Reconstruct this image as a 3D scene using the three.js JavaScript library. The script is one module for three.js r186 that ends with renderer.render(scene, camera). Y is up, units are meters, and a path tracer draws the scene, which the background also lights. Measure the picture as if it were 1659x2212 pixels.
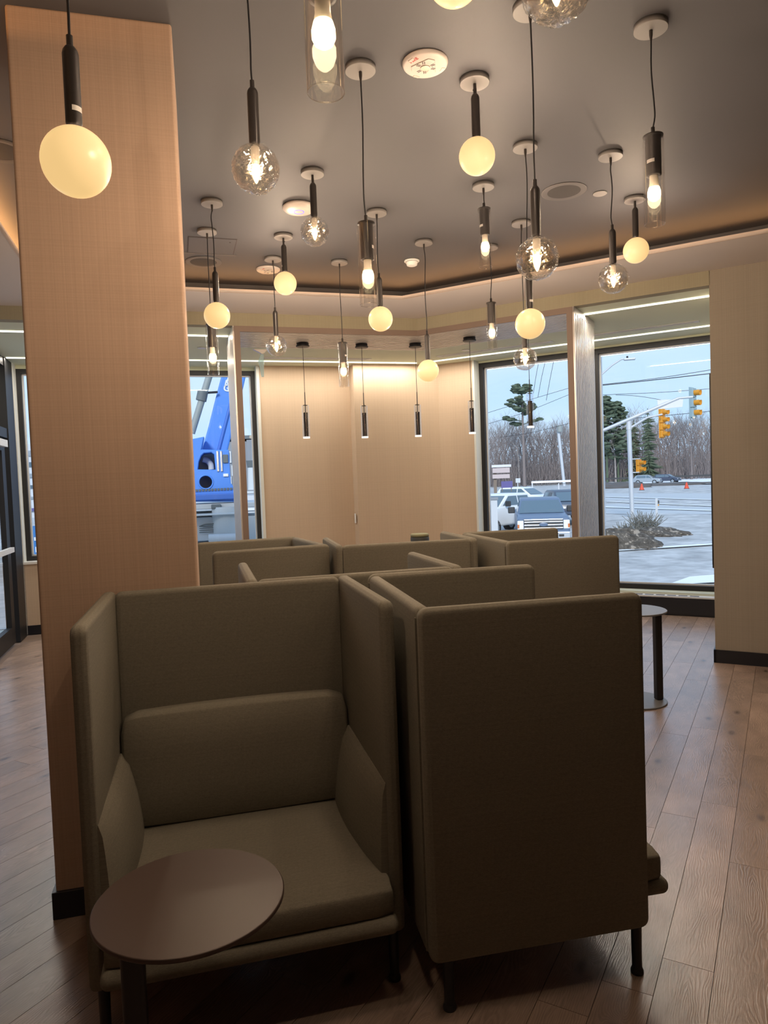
import * as THREE from 'three';
import { mergeGeometries, toCreasedNormals, mergeVertices } from 'three/addons/utils/BufferGeometryUtils.js';
import { RoundedBoxGeometry } from 'three/addons/geometries/RoundedBoxGeometry.js';
import { TextGeometry } from 'three/addons/geometries/TextGeometry.js';
import { FontLoader } from 'three/addons/loaders/FontLoader.js';
import { RectAreaLightUniformsLib } from 'three/addons/lights/RectAreaLightUniformsLib.js';
import { ImprovedNoise } from 'three/addons/math/ImprovedNoise.js';

/* ------------------------------------------------------------------ camera, sky, exposure, large lights */
const scene = new THREE.Scene();
const EYE = new THREE.Vector3(0, 1.56, 0);
const FPX = 1519.89, YAW = 14.4137 * Math.PI / 180, PITCH = -2.4264 * Math.PI / 180, ROLL = -2.1297 * Math.PI / 180;
const camera = new THREE.PerspectiveCamera(2 * Math.atan(1106 / FPX) * 180 / Math.PI, 1659 / 2212, 0.05, 2000);
const fwd = new THREE.Vector3(Math.sin(YAW) * Math.cos(PITCH), Math.sin(PITCH), -Math.cos(YAW) * Math.cos(PITCH));
const right0 = new THREE.Vector3(Math.cos(YAW), 0, Math.sin(YAW)), up0 = new THREE.Vector3().crossVectors(right0, fwd);
const rightV = right0.clone().multiplyScalar(Math.cos(ROLL)).addScaledVector(up0, Math.sin(ROLL));
const upV = up0.clone().multiplyScalar(Math.cos(ROLL)).addScaledVector(right0, -Math.sin(ROLL));
camera.position.copy(EYE);
camera.quaternion.setFromRotationMatrix(new THREE.Matrix4().makeBasis(rightV, upV, fwd.clone().negate()));
scene.add(camera);

const renderer = new THREE.WebGLRenderer({ antialias: true });
renderer.toneMapping = THREE.LinearToneMapping;
renderer.toneMappingExposure = 1.06;
renderer.shadowMap.enabled = true;
RectAreaLightUniformsLib.init();

const noise = new ImprovedNoise();
const fbm = (x, y, z, o = 4) => { let s = 0, a = 0.5, f = 1; for (let i = 0; i < o; i++) { s += a * noise.noise(x * f, y * f, z * f); a *= 0.5; f *= 2.03; } return s; };
function rng(seed) { let s = seed >>> 0; return () => { s = (s + 0x6D2B79F5) >>> 0; let t = s; t = Math.imul(t ^ (t >>> 15), t | 1); t ^= t + Math.imul(t ^ (t >>> 7), t | 61); return ((t ^ (t >>> 14)) >>> 0) / 4294967296; }; }
{ // winter sky: pale at the horizon, soft blue above, thin cloud
  const w = 1024, h = 512, d = new Float32Array(w * h * 4);
  for (let j = 0; j < h; j++) for (let i = 0; i < w; i++) {
    const el = (j + 0.5) / h * Math.PI - Math.PI / 2, az = i / w * Math.PI * 2, y = Math.sin(el), c = Math.cos(el);
    const t = Math.min(1, Math.max(0, y / 0.6)), k = Math.pow(t, 0.7);
    let r = 0.63 + (0.50 - 0.63) * k, g = 0.87 + (0.76 - 0.87) * k, b = 1.12 + (1.15 - 1.12) * k;
    const n = fbm(Math.cos(az) * c * 2.2 + 3, y * 7 + 1, Math.sin(az) * c * 2.2 + 7, 5);
    const m = Math.min(1, Math.max(0, (n + 0.12) * 1.9)) * 0.55;
    r += (0.90 - r) * m; g += (1.0 - g) * m; b += (1.14 - b) * m;
    const o = (j * w + i) * 4; d[o] = r; d[o + 1] = g; d[o + 2] = b; d[o + 3] = 1;
  }
  const t = new THREE.DataTexture(d, w, h, THREE.RGBAFormat, THREE.FloatType);
  t.mapping = THREE.EquirectangularReflectionMapping; t.magFilter = THREE.LinearFilter; t.wrapS = THREE.RepeatWrapping; t.needsUpdate = true;
  scene.background = t; scene.backgroundIntensity = 1.0;
}

{ // hazy winter sun behind the building
  const sun = new THREE.DirectionalLight(new THREE.Color().setRGB(1.0, 0.95, 0.88), 3.0);
  sun.position.set(-30, 62, 70); sun.target.position.set(20, 0, -40); sun.castShadow = true; sun.shadow.radius = 24;
  Object.assign(sun.shadow.camera, { left: -120, right: 120, top: 120, bottom: -120, near: 1, far: 400 }); scene.add(sun, sun.target);
}

/* building axes: L = wall with the left window, W = wall with the two right windows */
const BETA = 2.0 * Math.PI / 180, WA = 45.945 * Math.PI / 180;
const Lp = (x, z) => [x * Math.cos(BETA) + z * Math.sin(BETA), -x * Math.sin(BETA) + z * Math.cos(BETA)];
const Wp = (a, d) => [-Math.sin(WA) * a + Math.cos(WA) * d, -Math.cos(WA) * a - Math.sin(WA) * d];
function corner(zl, d) { // where the L line z' = zl meets the W line at distance d
  let lo = -10, hi = 10;
  for (let i = 0; i < 60; i++) { const m = (lo + hi) / 2, p = Lp(m, zl); if (-Math.cos(WA) * p[0] + Math.sin(WA) * p[1] > -d) lo = m; else hi = m; }
  return Lp((lo + hi) / 2, zl);
}
const W_TURN = -(Math.PI / 2 - WA);
const Y_TRAY = 3.275, Y_PER = 3.14, Y_SOF = 3.025, Z_BULK = -6.54, D_BULK = 6.22;
const WARM = new THREE.Color().setRGB(1.0, 0.755, 0.54), NEUTRAL = new THREE.Color().setRGB(1.0, 0.90, 0.77), AMBER = new THREE.Color().setRGB(1.0, 0.48, 0.17);
const OPAL_I = 0.88, CLEAR_I = 0.65, TUBE_I = 0.9, STRIP_I = 92, COVE_I = 20;
function strip(p, q, y, width, color, intensity, facing) { // linear lamp: light of the same size just in front of the diffuser
  const len = Math.hypot(q[0] - p[0], q[1] - p[1]);
  const l = new THREE.RectAreaLight(color, intensity, len, width);
  l.position.set((p[0] + q[0]) / 2, y, (p[1] + q[1]) / 2);
  const x = new THREE.Vector3(q[0] - p[0], 0, q[1] - p[1]).normalize(), z = facing.clone().negate().normalize(), yy = new THREE.Vector3().crossVectors(z, x);
  l.quaternion.setFromRotationMatrix(new THREE.Matrix4().makeBasis(x, yy, z));
  scene.add(l); return l;
}

/* ------------------------------------------------------------------ helpers */
const taken = {};
function numbered(n) { const k = taken[n] = (taken[n] ?? -1) + 1; return k ? `${n}_${String(k).padStart(3, '0')}` : n; }
function top(o, name, label, category, group, kind) {
  o.name = numbered(name); o.userData = { ...(o.userData || {}), label };
  if (category) o.userData.category = category;
  if (group) o.userData.group = group;
  if (kind) o.userData.kind = kind;
  scene.add(o); return o;
}
function thing(name, label, category, pos = [0, 0, 0], turn = 0, group) { const g = new THREE.Group(); g.position.set(...pos); g.rotation.y = turn; return top(g, name, label, category, group); }
function part(name, geo, mat, parent, label) { const m = new THREE.Mesh(geo, mat); m.name = name; if (label) m.userData.label = label; parent.add(m); return m; }
function struct(name, geo, mat, label) { return top(new THREE.Mesh(geo, mat), name, label, 'structure', null, 'structure'); }
function structGroup(name, label) { return top(new THREE.Group(), name, label, 'structure', null, 'structure'); }
const V = (x, y, z) => new THREE.Vector3(x, y, z);
function boxUV(g) { // uv in metres from the way each face points
  if (g.index) g = g.toNonIndexed();
  const p = g.attributes.position, uv = new Float32Array(p.count * 2), a = V(), b = V(), c = V(), n = V();
  for (let i = 0; i < p.count; i += 3) {
    a.fromBufferAttribute(p, i); b.fromBufferAttribute(p, i + 1); c.fromBufferAttribute(p, i + 2);
    n.crossVectors(b.clone().sub(a), c.clone().sub(a)).normalize();
    const flat = Math.abs(n.y) > 0.7, l = Math.hypot(n.x, n.z) || 1, tx = -n.z / l, tz = n.x / l;
    [a, b, c].forEach((q, k) => { uv[(i + k) * 2] = flat ? q.x : q.x * tx + q.z * tz; uv[(i + k) * 2 + 1] = flat ? q.z : q.y; });
  }
  g.setAttribute('uv', new THREE.BufferAttribute(uv, 2)); return g;
}
const merge = (l) => mergeGeometries(l.map((g) => { g = g.index ? g.toNonIndexed() : g; for (const k of Object.keys(g.attributes)) if (!['position', 'normal', 'uv'].includes(k)) g.deleteAttribute(k); if (!g.attributes.uv) g.setAttribute('uv', new THREE.BufferAttribute(new Float32Array(g.attributes.position.count * 2), 2)); return g; }));
function prism(pts, y0, y1) { // upright block over a ground outline (world x, z)
  const s = new THREE.Shape(pts.map(([x, z]) => new THREE.Vector2(x, -z)));
  const g = new THREE.ExtrudeGeometry(s, { depth: y1 - y0, bevelEnabled: false });
  g.rotateX(-Math.PI / 2); g.translate(0, y0, 0); return boxUV(g);
}
const box = (x0, x1, y0, y1, z0, z1) => { const g = new THREE.BoxGeometry(x1 - x0, y1 - y0, z1 - z0); g.translate((x0 + x1) / 2, (y0 + y1) / 2, (z0 + z1) / 2); return boxUV(g); };
const Lbox = (x0, x1, y0, y1, z0, z1) => prism([Lp(x0, z1), Lp(x1, z1), Lp(x1, z0), Lp(x0, z0)], y0, y1);
const Wbox = (a0, a1, y0, y1, d0, d1) => prism([Wp(a0, d0), Wp(a1, d0), Wp(a1, d1), Wp(a0, d1)], y0, y1); // a0 > a1: left to right
const rbox = (x0, x1, y0, y1, z0, z1, r = 0.01, s = 3) => { const g = new RoundedBoxGeometry(x1 - x0, y1 - y0, z1 - z0, s, Math.min(r, (x1 - x0) / 2.01, (y1 - y0) / 2.01, (z1 - z0) / 2.01)); g.translate((x0 + x1) / 2, (y0 + y1) / 2, (z0 + z1) / 2); return boxUV(g); };
const cyl = (r0, r1, y0, y1, seg = 24, open = false) => { const g = new THREE.CylinderGeometry(r1, r0, y1 - y0, seg, 1, open); g.translate(0, (y0 + y1) / 2, 0); return g; };
const lathe = (pts, seg = 32) => new THREE.LatheGeometry(pts.map(([r, y]) => new THREE.Vector2(r, y)), seg);
function bar(a, b, r, seg = 8) { const d = b.clone().sub(a), g = new THREE.CylinderGeometry(r, r, d.length(), seg); g.applyQuaternion(new THREE.Quaternion().setFromUnitVectors(V(0, 1, 0), d.clone().normalize())); g.translate((a.x + b.x) / 2, (a.y + b.y) / 2, (a.z + b.z) / 2); return g; }
function plate(pts, depth, bevel = 0, seg = 2) { // outline in x, y, thickness along z, centred
  const s = new THREE.Shape(pts.map((p) => new THREE.Vector2(p[0], p[1])));
  const g = new THREE.ExtrudeGeometry(s, { depth: depth - 2 * bevel, bevelEnabled: bevel > 0, bevelSize: bevel, bevelThickness: bevel, bevelSegments: seg, bevelOffset: -bevel });
  g.translate(0, 0, -(depth - 2 * bevel) / 2); return boxUV(g);
}
function roundRect(w, h, r, x0 = -w / 2, y0 = 0, seg = 6) { // outline points
  const o = [], c = [[x0 + w - r, y0 + r, -90], [x0 + w - r, y0 + h - r, 0], [x0 + r, y0 + h - r, 90], [x0 + r, y0 + r, 180]];
  for (const [cx, cy, a] of c) for (let i = 0; i <= seg; i++) { const t = (a + i / seg * 90) * Math.PI / 180; o.push([cx + r * Math.cos(t), cy + r * Math.sin(t)]); }
  return o;
}
const mat = (rgb, rough = 0.8, extra = {}) => new THREE.MeshPhysicalMaterial({ color: new THREE.Color().setRGB(...rgb), roughness: rough, ...extra });
function tex(w, h, fn, srgb = true) {
  const d = new Uint8Array(w * h * 4);
  for (let j = 0; j < h; j++) for (let i = 0; i < w; i++) { const c = fn(i / w, j / h, i, j), o = (j * w + i) * 4; d[o] = c[0]; d[o + 1] = c[1]; d[o + 2] = c[2]; d[o + 3] = 255; }
  const t = new THREE.DataTexture(d, w, h); t.wrapS = t.wrapT = THREE.RepeatWrapping; t.magFilter = THREE.LinearFilter; t.minFilter = THREE.LinearMipmapLinearFilter; t.generateMipmaps = true;
  if (srgb) t.colorSpace = THREE.SRGBColorSpace; t.needsUpdate = true; return t;
}
const rep = (t, mx, my) => { const c = t.clone(); c.repeat.set(1 / mx, 1 / my); c.needsUpdate = true; return c; };

/* ------------------------------------------------------------------ materials */
const weaveRand = rng(11);
const rowTone = Array.from({ length: 512 }, () => weaveRand()), colTone = Array.from({ length: 512 }, () => weaveRand());
// linen wall covering: fine crossed threads of uneven thickness
const linenTex = tex(512, 512, (u, v, i, j) => { const k = 236 + 10 * (rowTone[j] - 0.5) + 16 * (colTone[i] - 0.5) + 8 * (weaveRand() - 0.5) + ((i ^ j) & 1 ? 3 : -3); return [k, k, k]; });
const linenBump = tex(256, 256, (u, v, i, j) => { const k = 128 + 60 * (((i >> 1) + (j >> 1)) & 1 ? 1 : -1) * 0.5 + 70 * (colTone[i] - 0.5) + 50 * (rowTone[j] - 0.5); return [k, k, k]; }, false);
const linen = (rgb) => mat(rgb, 0.86, { map: rep(linenTex, 0.42, 0.42), bumpMap: rep(linenBump, 0.2, 0.2), bumpScale: 0.0004 });
// wool-blend upholstery: horizontal slub melange
const fr = rng(5);
const slub = Array.from({ length: 512 }, () => fr());
const fabricTex = tex(512, 512, (u, v, i, j) => { const n = noise.noise(u * 60, v * 420, 1.5), m = noise.noise(u * 26, v * 26, 8); const k = 205 + 26 * n + 14 * (slub[j] - 0.5) + 22 * (fr() - 0.5) + 8 * m; return [k, k * 0.985, k * 0.96]; });
const fabricBump = tex(256, 256, (u, v, i, j) => { const k = 128 + 80 * Math.sin(j * Math.PI / 2) * 0.5 + 60 * (fr() - 0.5) + 30 * Math.sin(i * Math.PI / 2); return [k, k, k]; }, false);
const fabric = mat([0.295, 0.277, 0.224], 0.92, { map: rep(fabricTex, 0.30, 0.30), bumpMap: rep(fabricBump, 0.12, 0.12), bumpScale: 0.0005 });
const M = {
  linenCol: linen([0.54, 0.375, 0.27]), linenWall: linen([0.62, 0.475, 0.34]), olive: linen([0.385, 0.345, 0.24]), pier: linen([0.37, 0.32, 0.255]),
  tray: mat([0.088, 0.086, 0.092], 0.6), perimeter: mat([0.66, 0.60, 0.56], 0.85), soffit: mat([0.70, 0.73, 0.55], 0.8), lip: mat([0.62, 0.50, 0.42], 0.8), coveDark: mat([0.10, 0.085, 0.08], 0.85),
  white: mat([0.74, 0.74, 0.71], 0.45), jamb: mat([0.66, 0.67, 0.62], 0.7), black: mat([0.012, 0.012, 0.014], 0.42), blackMetal: mat([0.034, 0.029, 0.027], 0.34, { metalness: 0.15 }), darkBase: mat([0.010, 0.011, 0.016], 0.35),
  canopy: mat([0.25, 0.235, 0.225], 0.45), taupe: mat([0.215, 0.155, 0.122], 0.6),
  slat: mat([0.60, 0.56, 0.52], 0.34, { metalness: 0.45 }), frameBlack: mat([0.010, 0.010, 0.011], 0.5),
  glass: mat([0.94, 0.97, 0.985], 0.0, { transmission: 1, thickness: 0, ior: 1.5 }), clear: mat([0.985, 0.975, 0.96], 0.0, { transmission: 1, thickness: 0, ior: 2.3 }),
  opal: mat([0.45, 0.38, 0.27], 0.3, { emissive: new THREE.Color().setRGB(1.0, 0.66, 0.27), emissiveIntensity: 0.80 }),
  bulb: mat([0.95, 0.9, 0.8], 0.4, { emissive: new THREE.Color().setRGB(1, 0.78, 0.45), emissiveIntensity: 8 }), filament: mat([0.95, 0.85, 0.6], 0.3, { emissive: new THREE.Color().setRGB(1, 0.72, 0.34), emissiveIntensity: 8 }),
  bulbNeck: mat([0.80, 0.72, 0.60], 0.5), socket: mat([0.62, 0.55, 0.45], 0.5), sticker: mat([0.75, 0.72, 0.68], 0.6),
  led: mat([0.9, 0.9, 0.9], 0.5, { emissive: new THREE.Color().setRGB(1, 0.95, 0.86), emissiveIntensity: 1.6 }), ledAmber: mat([0.9, 0.8, 0.6], 0.5, { emissive: new THREE.Color().setRGB(1, 0.55, 0.22), emissiveIntensity: 1.2 }),
  device: mat([0.52, 0.46, 0.41], 0.35), deviceDark: mat([0.05, 0.04, 0.04], 0.6), grille: mat([0.05, 0.046, 0.046], 0.8), grilleRim: mat([0.12, 0.112, 0.112], 0.6), red: mat([0.45, 0.04, 0.03], 0.5),
  blueRing: mat([0.1, 0.1, 0.6], 0.4, { emissive: new THREE.Color().setRGB(0.16, 0.13, 0.8), emissiveIntensity: 1.1 }),
  tableTop: mat([0.070, 0.046, 0.038], 0.40), tableGrey: mat([0.20, 0.20, 0.21], 0.40), chromeDark: mat([0.05, 0.035, 0.03], 0.12, { metalness: 0.9 }),
  binBody: mat([0.055, 0.06, 0.058], 0.6), binTop: mat([0.30, 0.29, 0.16], 0.7), grilleWhite: mat([0.62, 0.64, 0.66], 0.5), sillGreen: mat([0.55, 0.58, 0.48], 0.5), slot: mat([0.02, 0.02, 0.03], 0.7), ductDark: mat([0.09, 0.09, 0.085], 0.6), screen: mat([0.02, 0.02, 0.025], 0.25),
};

/* ------------------------------------------------------------------ room shell */
const FAR = -9; // how far the W wall runs on past the frame
const roomOutline = [Lp(-4.2, 8.2), Lp(-4.2, -9.2), corner(-9.2, 8.9), Wp(FAR, 8.9), [12.2, 8.2]];
{ // ceilings
  const c = structGroup('ceiling', 'taupe tray ceiling with a pale dropped border and olive bulkhead around it');
  part('tray_panel', prism(roomOutline, Y_TRAY, Y_TRAY + 0.1), M.tray, c);
  part('border_panel', merge([
    prism([Lp(-0.91, -5.86), corner(-5.86, 5.48), Wp(FAR, 5.48), Wp(FAR, D_BULK), corner(Z_BULK, D_BULK), Lp(-0.91, Z_BULK)], Y_PER, Y_PER + 0.012),
    prism([Lp(-4.2, 8.2), Lp(-0.91, 8.2), Lp(-0.91, Z_BULK), Lp(-4.2, Z_BULK)], Y_PER, Y_PER + 0.012)]), M.perimeter, c, 'pale dropped border of the ceiling');
  part('cove_lip', merge([
    prism([Lp(-0.91, -5.86), corner(-5.86, 5.48), corner(-5.875, 5.495), Lp(-0.925, -5.875)], Y_PER - 0.001, Y_PER + 0.028),
    prism([corner(-5.86, 5.48), Wp(FAR, 5.48), Wp(FAR, 5.495), corner(-5.875, 5.495)], Y_PER - 0.001, Y_PER + 0.028),
    prism([Lp(-0.925, 8.2), Lp(-0.91, 8.2), Lp(-0.91, -5.86), Lp(-0.925, -5.875)], Y_PER - 0.001, Y_PER + 0.028)]), M.lip, c, 'thin pinkish lip along the cove edge');
  part('cove_back', merge([
    prism([Lp(-1.23, -6.12), corner(-6.12, 5.76), corner(-6.17, 5.81), Lp(-1.28, -6.17)], Y_PER + 0.012, Y_TRAY),
    prism([corner(-6.12, 5.76), Wp(FAR, 5.76), Wp(FAR, 5.81), corner(-6.17, 5.81)], Y_PER + 0.012, Y_TRAY),
    prism([Lp(-1.28, 8.2), Lp(-1.23, 8.2), Lp(-1.23, -6.12), Lp(-1.28, -6.17)], Y_PER + 0.012, Y_TRAY)]), M.tray, c, 'taupe back of the light cove');
  part('bulkhead', merge([
    prism([Lp(-4.2, Z_BULK), corner(Z_BULK, D_BULK), corner(Z_BULK - 0.1, D_BULK + 0.1), Lp(-4.2, Z_BULK - 0.1)], Y_SOF, Y_TRAY),
    prism([corner(Z_BULK, D_BULK), Wp(0.49, D_BULK), Wp(0.49, D_BULK + 0.1), corner(Z_BULK - 0.1, D_BULK + 0.1)], Y_SOF, Y_TRAY)]), M.olive, c, 'olive fabric band above the window bays');
  part('bay_soffit', prism([Lp(-4.2, Z_BULK - 0.002), corner(Z_BULK - 0.002, D_BULK + 0.002), Wp(0.47, D_BULK + 0.002), Wp(0.47, 8.6), corner(-8.95, 8.6), Lp(-4.2, -8.95)], Y_SOF + 0.001, Y_SOF + 0.05), M.soffit, c, 'grey-green soffit of the window bays');
}
{ // walls
  // wall with the left window
  const wl = structGroup('wall_back', 'beige linen wall below and beside the left window, its pale sill on top');
  part('wall_below', Lbox(-1.67, 1.02, 0, 0.79, -8.95, -8.66), M.linenWall, wl);
  part('sill', Lbox(-1.67, 1.0, 0.79, 0.815, -8.95, -8.64), M.white, wl, 'white window sill');
  part('jamb', Lbox(1.0, 1.035, 0.815, 3.03, -8.93, -8.64), M.jamb, wl, 'pale jamb beside the window');
  part('wall_beside', Lbox(1.035, 2.27, 0, 3.03, -8.95, -8.66), M.linenWall, wl);
  part('wall_head', Lbox(-4.2, 2.27, 2.985, 3.3, -9.1, -8.80), M.soffit, wl);
  part('corner_post', Lbox(-1.85, -1.66, 0, 3.03, -8.95, -8.66), M.jamb, wl);
  const wf = structGroup('wall_far', 'beige linen wall that steps forward between the two window walls');
  const cn = corner(-8.45, 8.22);
  part('wall_front', prism([Lp(2.16, -8.45), cn, corner(-8.95, 8.22), Lp(2.16, -8.95)], 0, 3.03), M.linenWall, wf);
  part('wall_angled', prism([cn, Wp(3.34, 8.22), Wp(3.34, 8.7), corner(-8.9, 8.7), corner(-8.9, 8.22)], 0, 3.03), M.linenWall, wf);
  part('jamb', Wbox(3.34, 3.315, 0.2, 3.03, 8.205, 8.5), M.jamb, wf, 'pale jamb beside the window');
  const wr = structGroup('wall_right', 'taupe linen pier to the right of the tall window');
  part('pier', prism([Wp(0.496, D_BULK), Wp(FAR, D_BULK), Wp(FAR, 8.42), Wp(0.496, 8.42)], 0, Y_TRAY), M.pier, wr);
  const wo = structGroup('wall_outer', 'outer wall around the two right windows');
  part('mullion_wall', Wbox(2.13, 1.9, 0, 3.03, 8.36, 8.7), M.jamb, wo);
  part('end_wall', Wbox(0.2, FAR, -1.5, 3.4, 8.45, 8.75), M.jamb, wo);
  part('head', Wbox(4.4, FAR, 3.005, 3.4, 8.36, 8.75), M.soffit, wo);
  part('foot', Wbox(3.4, 0.2, -1.5, 0.235, 8.45, 8.75), M.jamb, wo);
  part('footing', Lbox(-4.2, 2.6, -1.5, 0, -9.1, -8.75), M.jamb, wo);
  struct('wall_left', merge([prism([Lp(-1.69, -5.0), Lp(-1.69, -5.12), Lp(-4.2, -5.12), Lp(-4.2, -5.0)], 0, Y_TRAY), prism([Lp(-4.3, 8.2), Lp(-4.2, 8.2), Lp(-4.2, -5.1), Lp(-4.3, -5.1)], 0, Y_TRAY)]), M.taupe, 'brown wall out of frame on the left');
  struct('wall_rear', prism([[-4.6, 5.3], [12.4, 5.3], [12.4, 5.15], [-4.6, 5.15]], 0, Y_TRAY), M.linenWall, 'beige wall behind the viewer');
  struct('wall_side', prism([[12.2, 8.3], [12.4, 8.3], Wp(FAR - 0.3, 8.9), Wp(FAR, 6.1)], 0, Y_TRAY), M.taupe, 'brown wall out of frame on the right');
  // column
  const col = structGroup('column', 'square column wrapped in tan linen with a black base');
  part('shaft', rbox(-0.59, -0.03, 0.0, Y_TRAY + 0.005, -3.32, -2.763, 0.012, 4), M.linenCol, col);
  part('base_trim', rbox(-0.602, -0.018, 0, 0.102, -3.332, -2.751, 0.003, 2), M.darkBase, col, 'black column base');
  // baseboards and trims
  struct('baseboard_right', merge([Wbox(0.508, FAR, 0, 0.105, D_BULK - 0.012, D_BULK + 0.02), Wbox(0.508, 0.49, 0, 0.105, D_BULK - 0.012, 8.1)]), M.darkBase, 'black baseboard along the taupe pier');
  struct('baseboard_back', merge([Lbox(-1.66, 2.17, 0, 0.1, -8.66, -8.648), prism([Lp(2.145, -8.66), Lp(2.145, -8.438), Lp(2.16, -8.438), Lp(2.16, -8.66)], 0, 0.1), prism([Lp(2.145, -8.438), corner(-8.438, 8.205), corner(-8.455, 8.222), Lp(2.145, -8.455)], 0, 0.1)]), M.darkBase, 'black baseboard below the beige walls');
}
function windowUnit(n, label, at, w, y0, y1, turn, fr = 0.055) { // at = world x, z of the left end of its inner face; local x to the right
  const g = structGroup(`window_${n}`, label); g.position.set(at[0], 0, at[1]); g.rotation.y = turn;
  const d = 0.11;
  part('frame', merge([box(0, fr, y0, y1, -d, 0), box(w - fr, w, y0, y1, -d, 0), box(fr, w - fr, y1 - fr, y1, -d, 0), box(fr, w - fr, y0, y0 + fr, -d, 0)]), M.frameBlack, g, 'black window frame');
  const b = 0.016, i = fr;
  part('glazing_bead', merge([box(i, i + b, y0 + i, y1 - i, -d + 0.02, -0.05), box(w - i - b, w - i, y0 + i, y1 - i, -d + 0.02, -0.05), box(i, w - i, y1 - i - b, y1 - i, -d + 0.02, -0.05), box(i, w - i, y0 + i, y0 + i + b, -d + 0.02, -0.05)]), M.grilleWhite, g, 'grey glazing bead');
  const p = new THREE.PlaneGeometry(w - 2 * i, y1 - y0 - 2 * i); p.translate(w / 2, (y0 + y1) / 2, -0.07); part('pane', p, M.glass, g);
  return g;
}
windowUnit(1, 'wide black-framed window looking onto the blue crane', Lp(-1.66, -8.80), 2.66, 0.815, 2.985, BETA, 0.05);
windowUnit(2, 'tall black-framed window looking onto the parked pickups', Wp(3.315, 8.37), 1.185, 0.235, 3.005, W_TURN);
windowUnit(3, 'tall black-framed window looking onto the traffic signals', Wp(1.9, 8.37), 1.70, 0.235, 3.005, W_TURN);

{ // heater kick unit below the right windows
  const t = thing('perimeter_heater', 'low black heater box with a white slotted grille below the tall windows', 'heater', [...[Wp(3.3, 8.36)].map(([x, z]) => [x, 0, z])[0]], W_TURN);
  part('box', merge([box(0, 2.78, 0.02, 0.196, 0, 0.26), box(0, 2.78, 0, 0.03, 0, 0.24)]), M.darkBase, t);
  part('grille_strip', box(0, 2.78, 0.196, 0.212, 0, 0.262), M.grilleWhite, t, 'white grille strip');
  part('sill_strip', box(0, 2.78, 0.212, 0.236, 0, 0.15), M.sillGreen, t, 'pale green sill strip');
  const sg = box(-0.045, 0.045, 0.2115, 0.2135, 0.185, 0.225);
  for (let k = 0; k < 12; k++) { const m = part('slot', sg, M.slot, t); m.position.x = 1.10 + (Math.floor(k / 6) * 0.78) + (k % 6) * 0.115; }
}
/* glazed entrance at the far left */
{
  const t = structGroup('door_1', 'black-framed glass entrance door beside the left window'); const [ox, oz] = Lp(-1.69, -8.62); t.position.set(ox, 0, oz); t.rotation.y = BETA;
  part('jamb_post', box(-0.06, 0.03, 0, 3.02, 0.02, 0.36), M.frameBlack, t);
  part('transom', box(-0.06, 0.02, 2.17, 2.27, 0.36, 3.5), M.frameBlack, t); part('head_rail', box(-0.06, 0.02, 2.93, 3.02, 0.36, 3.5), M.frameBlack, t);
  const lf = part('door_leaf', merge([box(-0.05, 0.005, 0.02, 2.15, 0.46, 0.60), box(-0.05, 0.005, 0.02, 2.15, 1.36, 1.50), box(-0.05, 0.005, 0.02, 0.20, 0.60, 1.36), box(-0.05, 0.005, 2.03, 2.15, 0.60, 1.36)]), M.frameBlack, t);
  part('push_bar', box(0.02, 0.06, 0.98, 1.03, 0.55, 1.40), M.grilleWhite, lf, 'brushed push bar');
  part('closer', box(0.005, 0.07, 2.06, 2.13, 0.62, 0.95), M.grilleWhite, lf, 'grey door closer');
  part('post', box(-0.06, 0.03, 0, 3.02, 1.55, 1.66), M.frameBlack, t); part('end_post', box(-0.06, 0.03, 0, 3.02, 3.4, 3.52), M.frameBlack, t);
  part('bottom_rail', box(-0.06, 0.02, 0, 0.16, 1.66, 3.4), M.frameBlack, t);
  for (const [z0, z1, y0, y1] of [[0.60, 1.36, 0.2, 2.03], [0.36, 1.55, 2.27, 2.93], [1.66, 3.4, 0.16, 2.17], [1.66, 3.4, 2.27, 2.93]]) { const g = new THREE.PlaneGeometry(z1 - z0, y1 - y0); g.rotateY(Math.PI / 2); g.translate(-0.02, (y0 + y1) / 2, (z0 + z1) / 2); part('pane', g, M.glass, t); }
}

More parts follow.
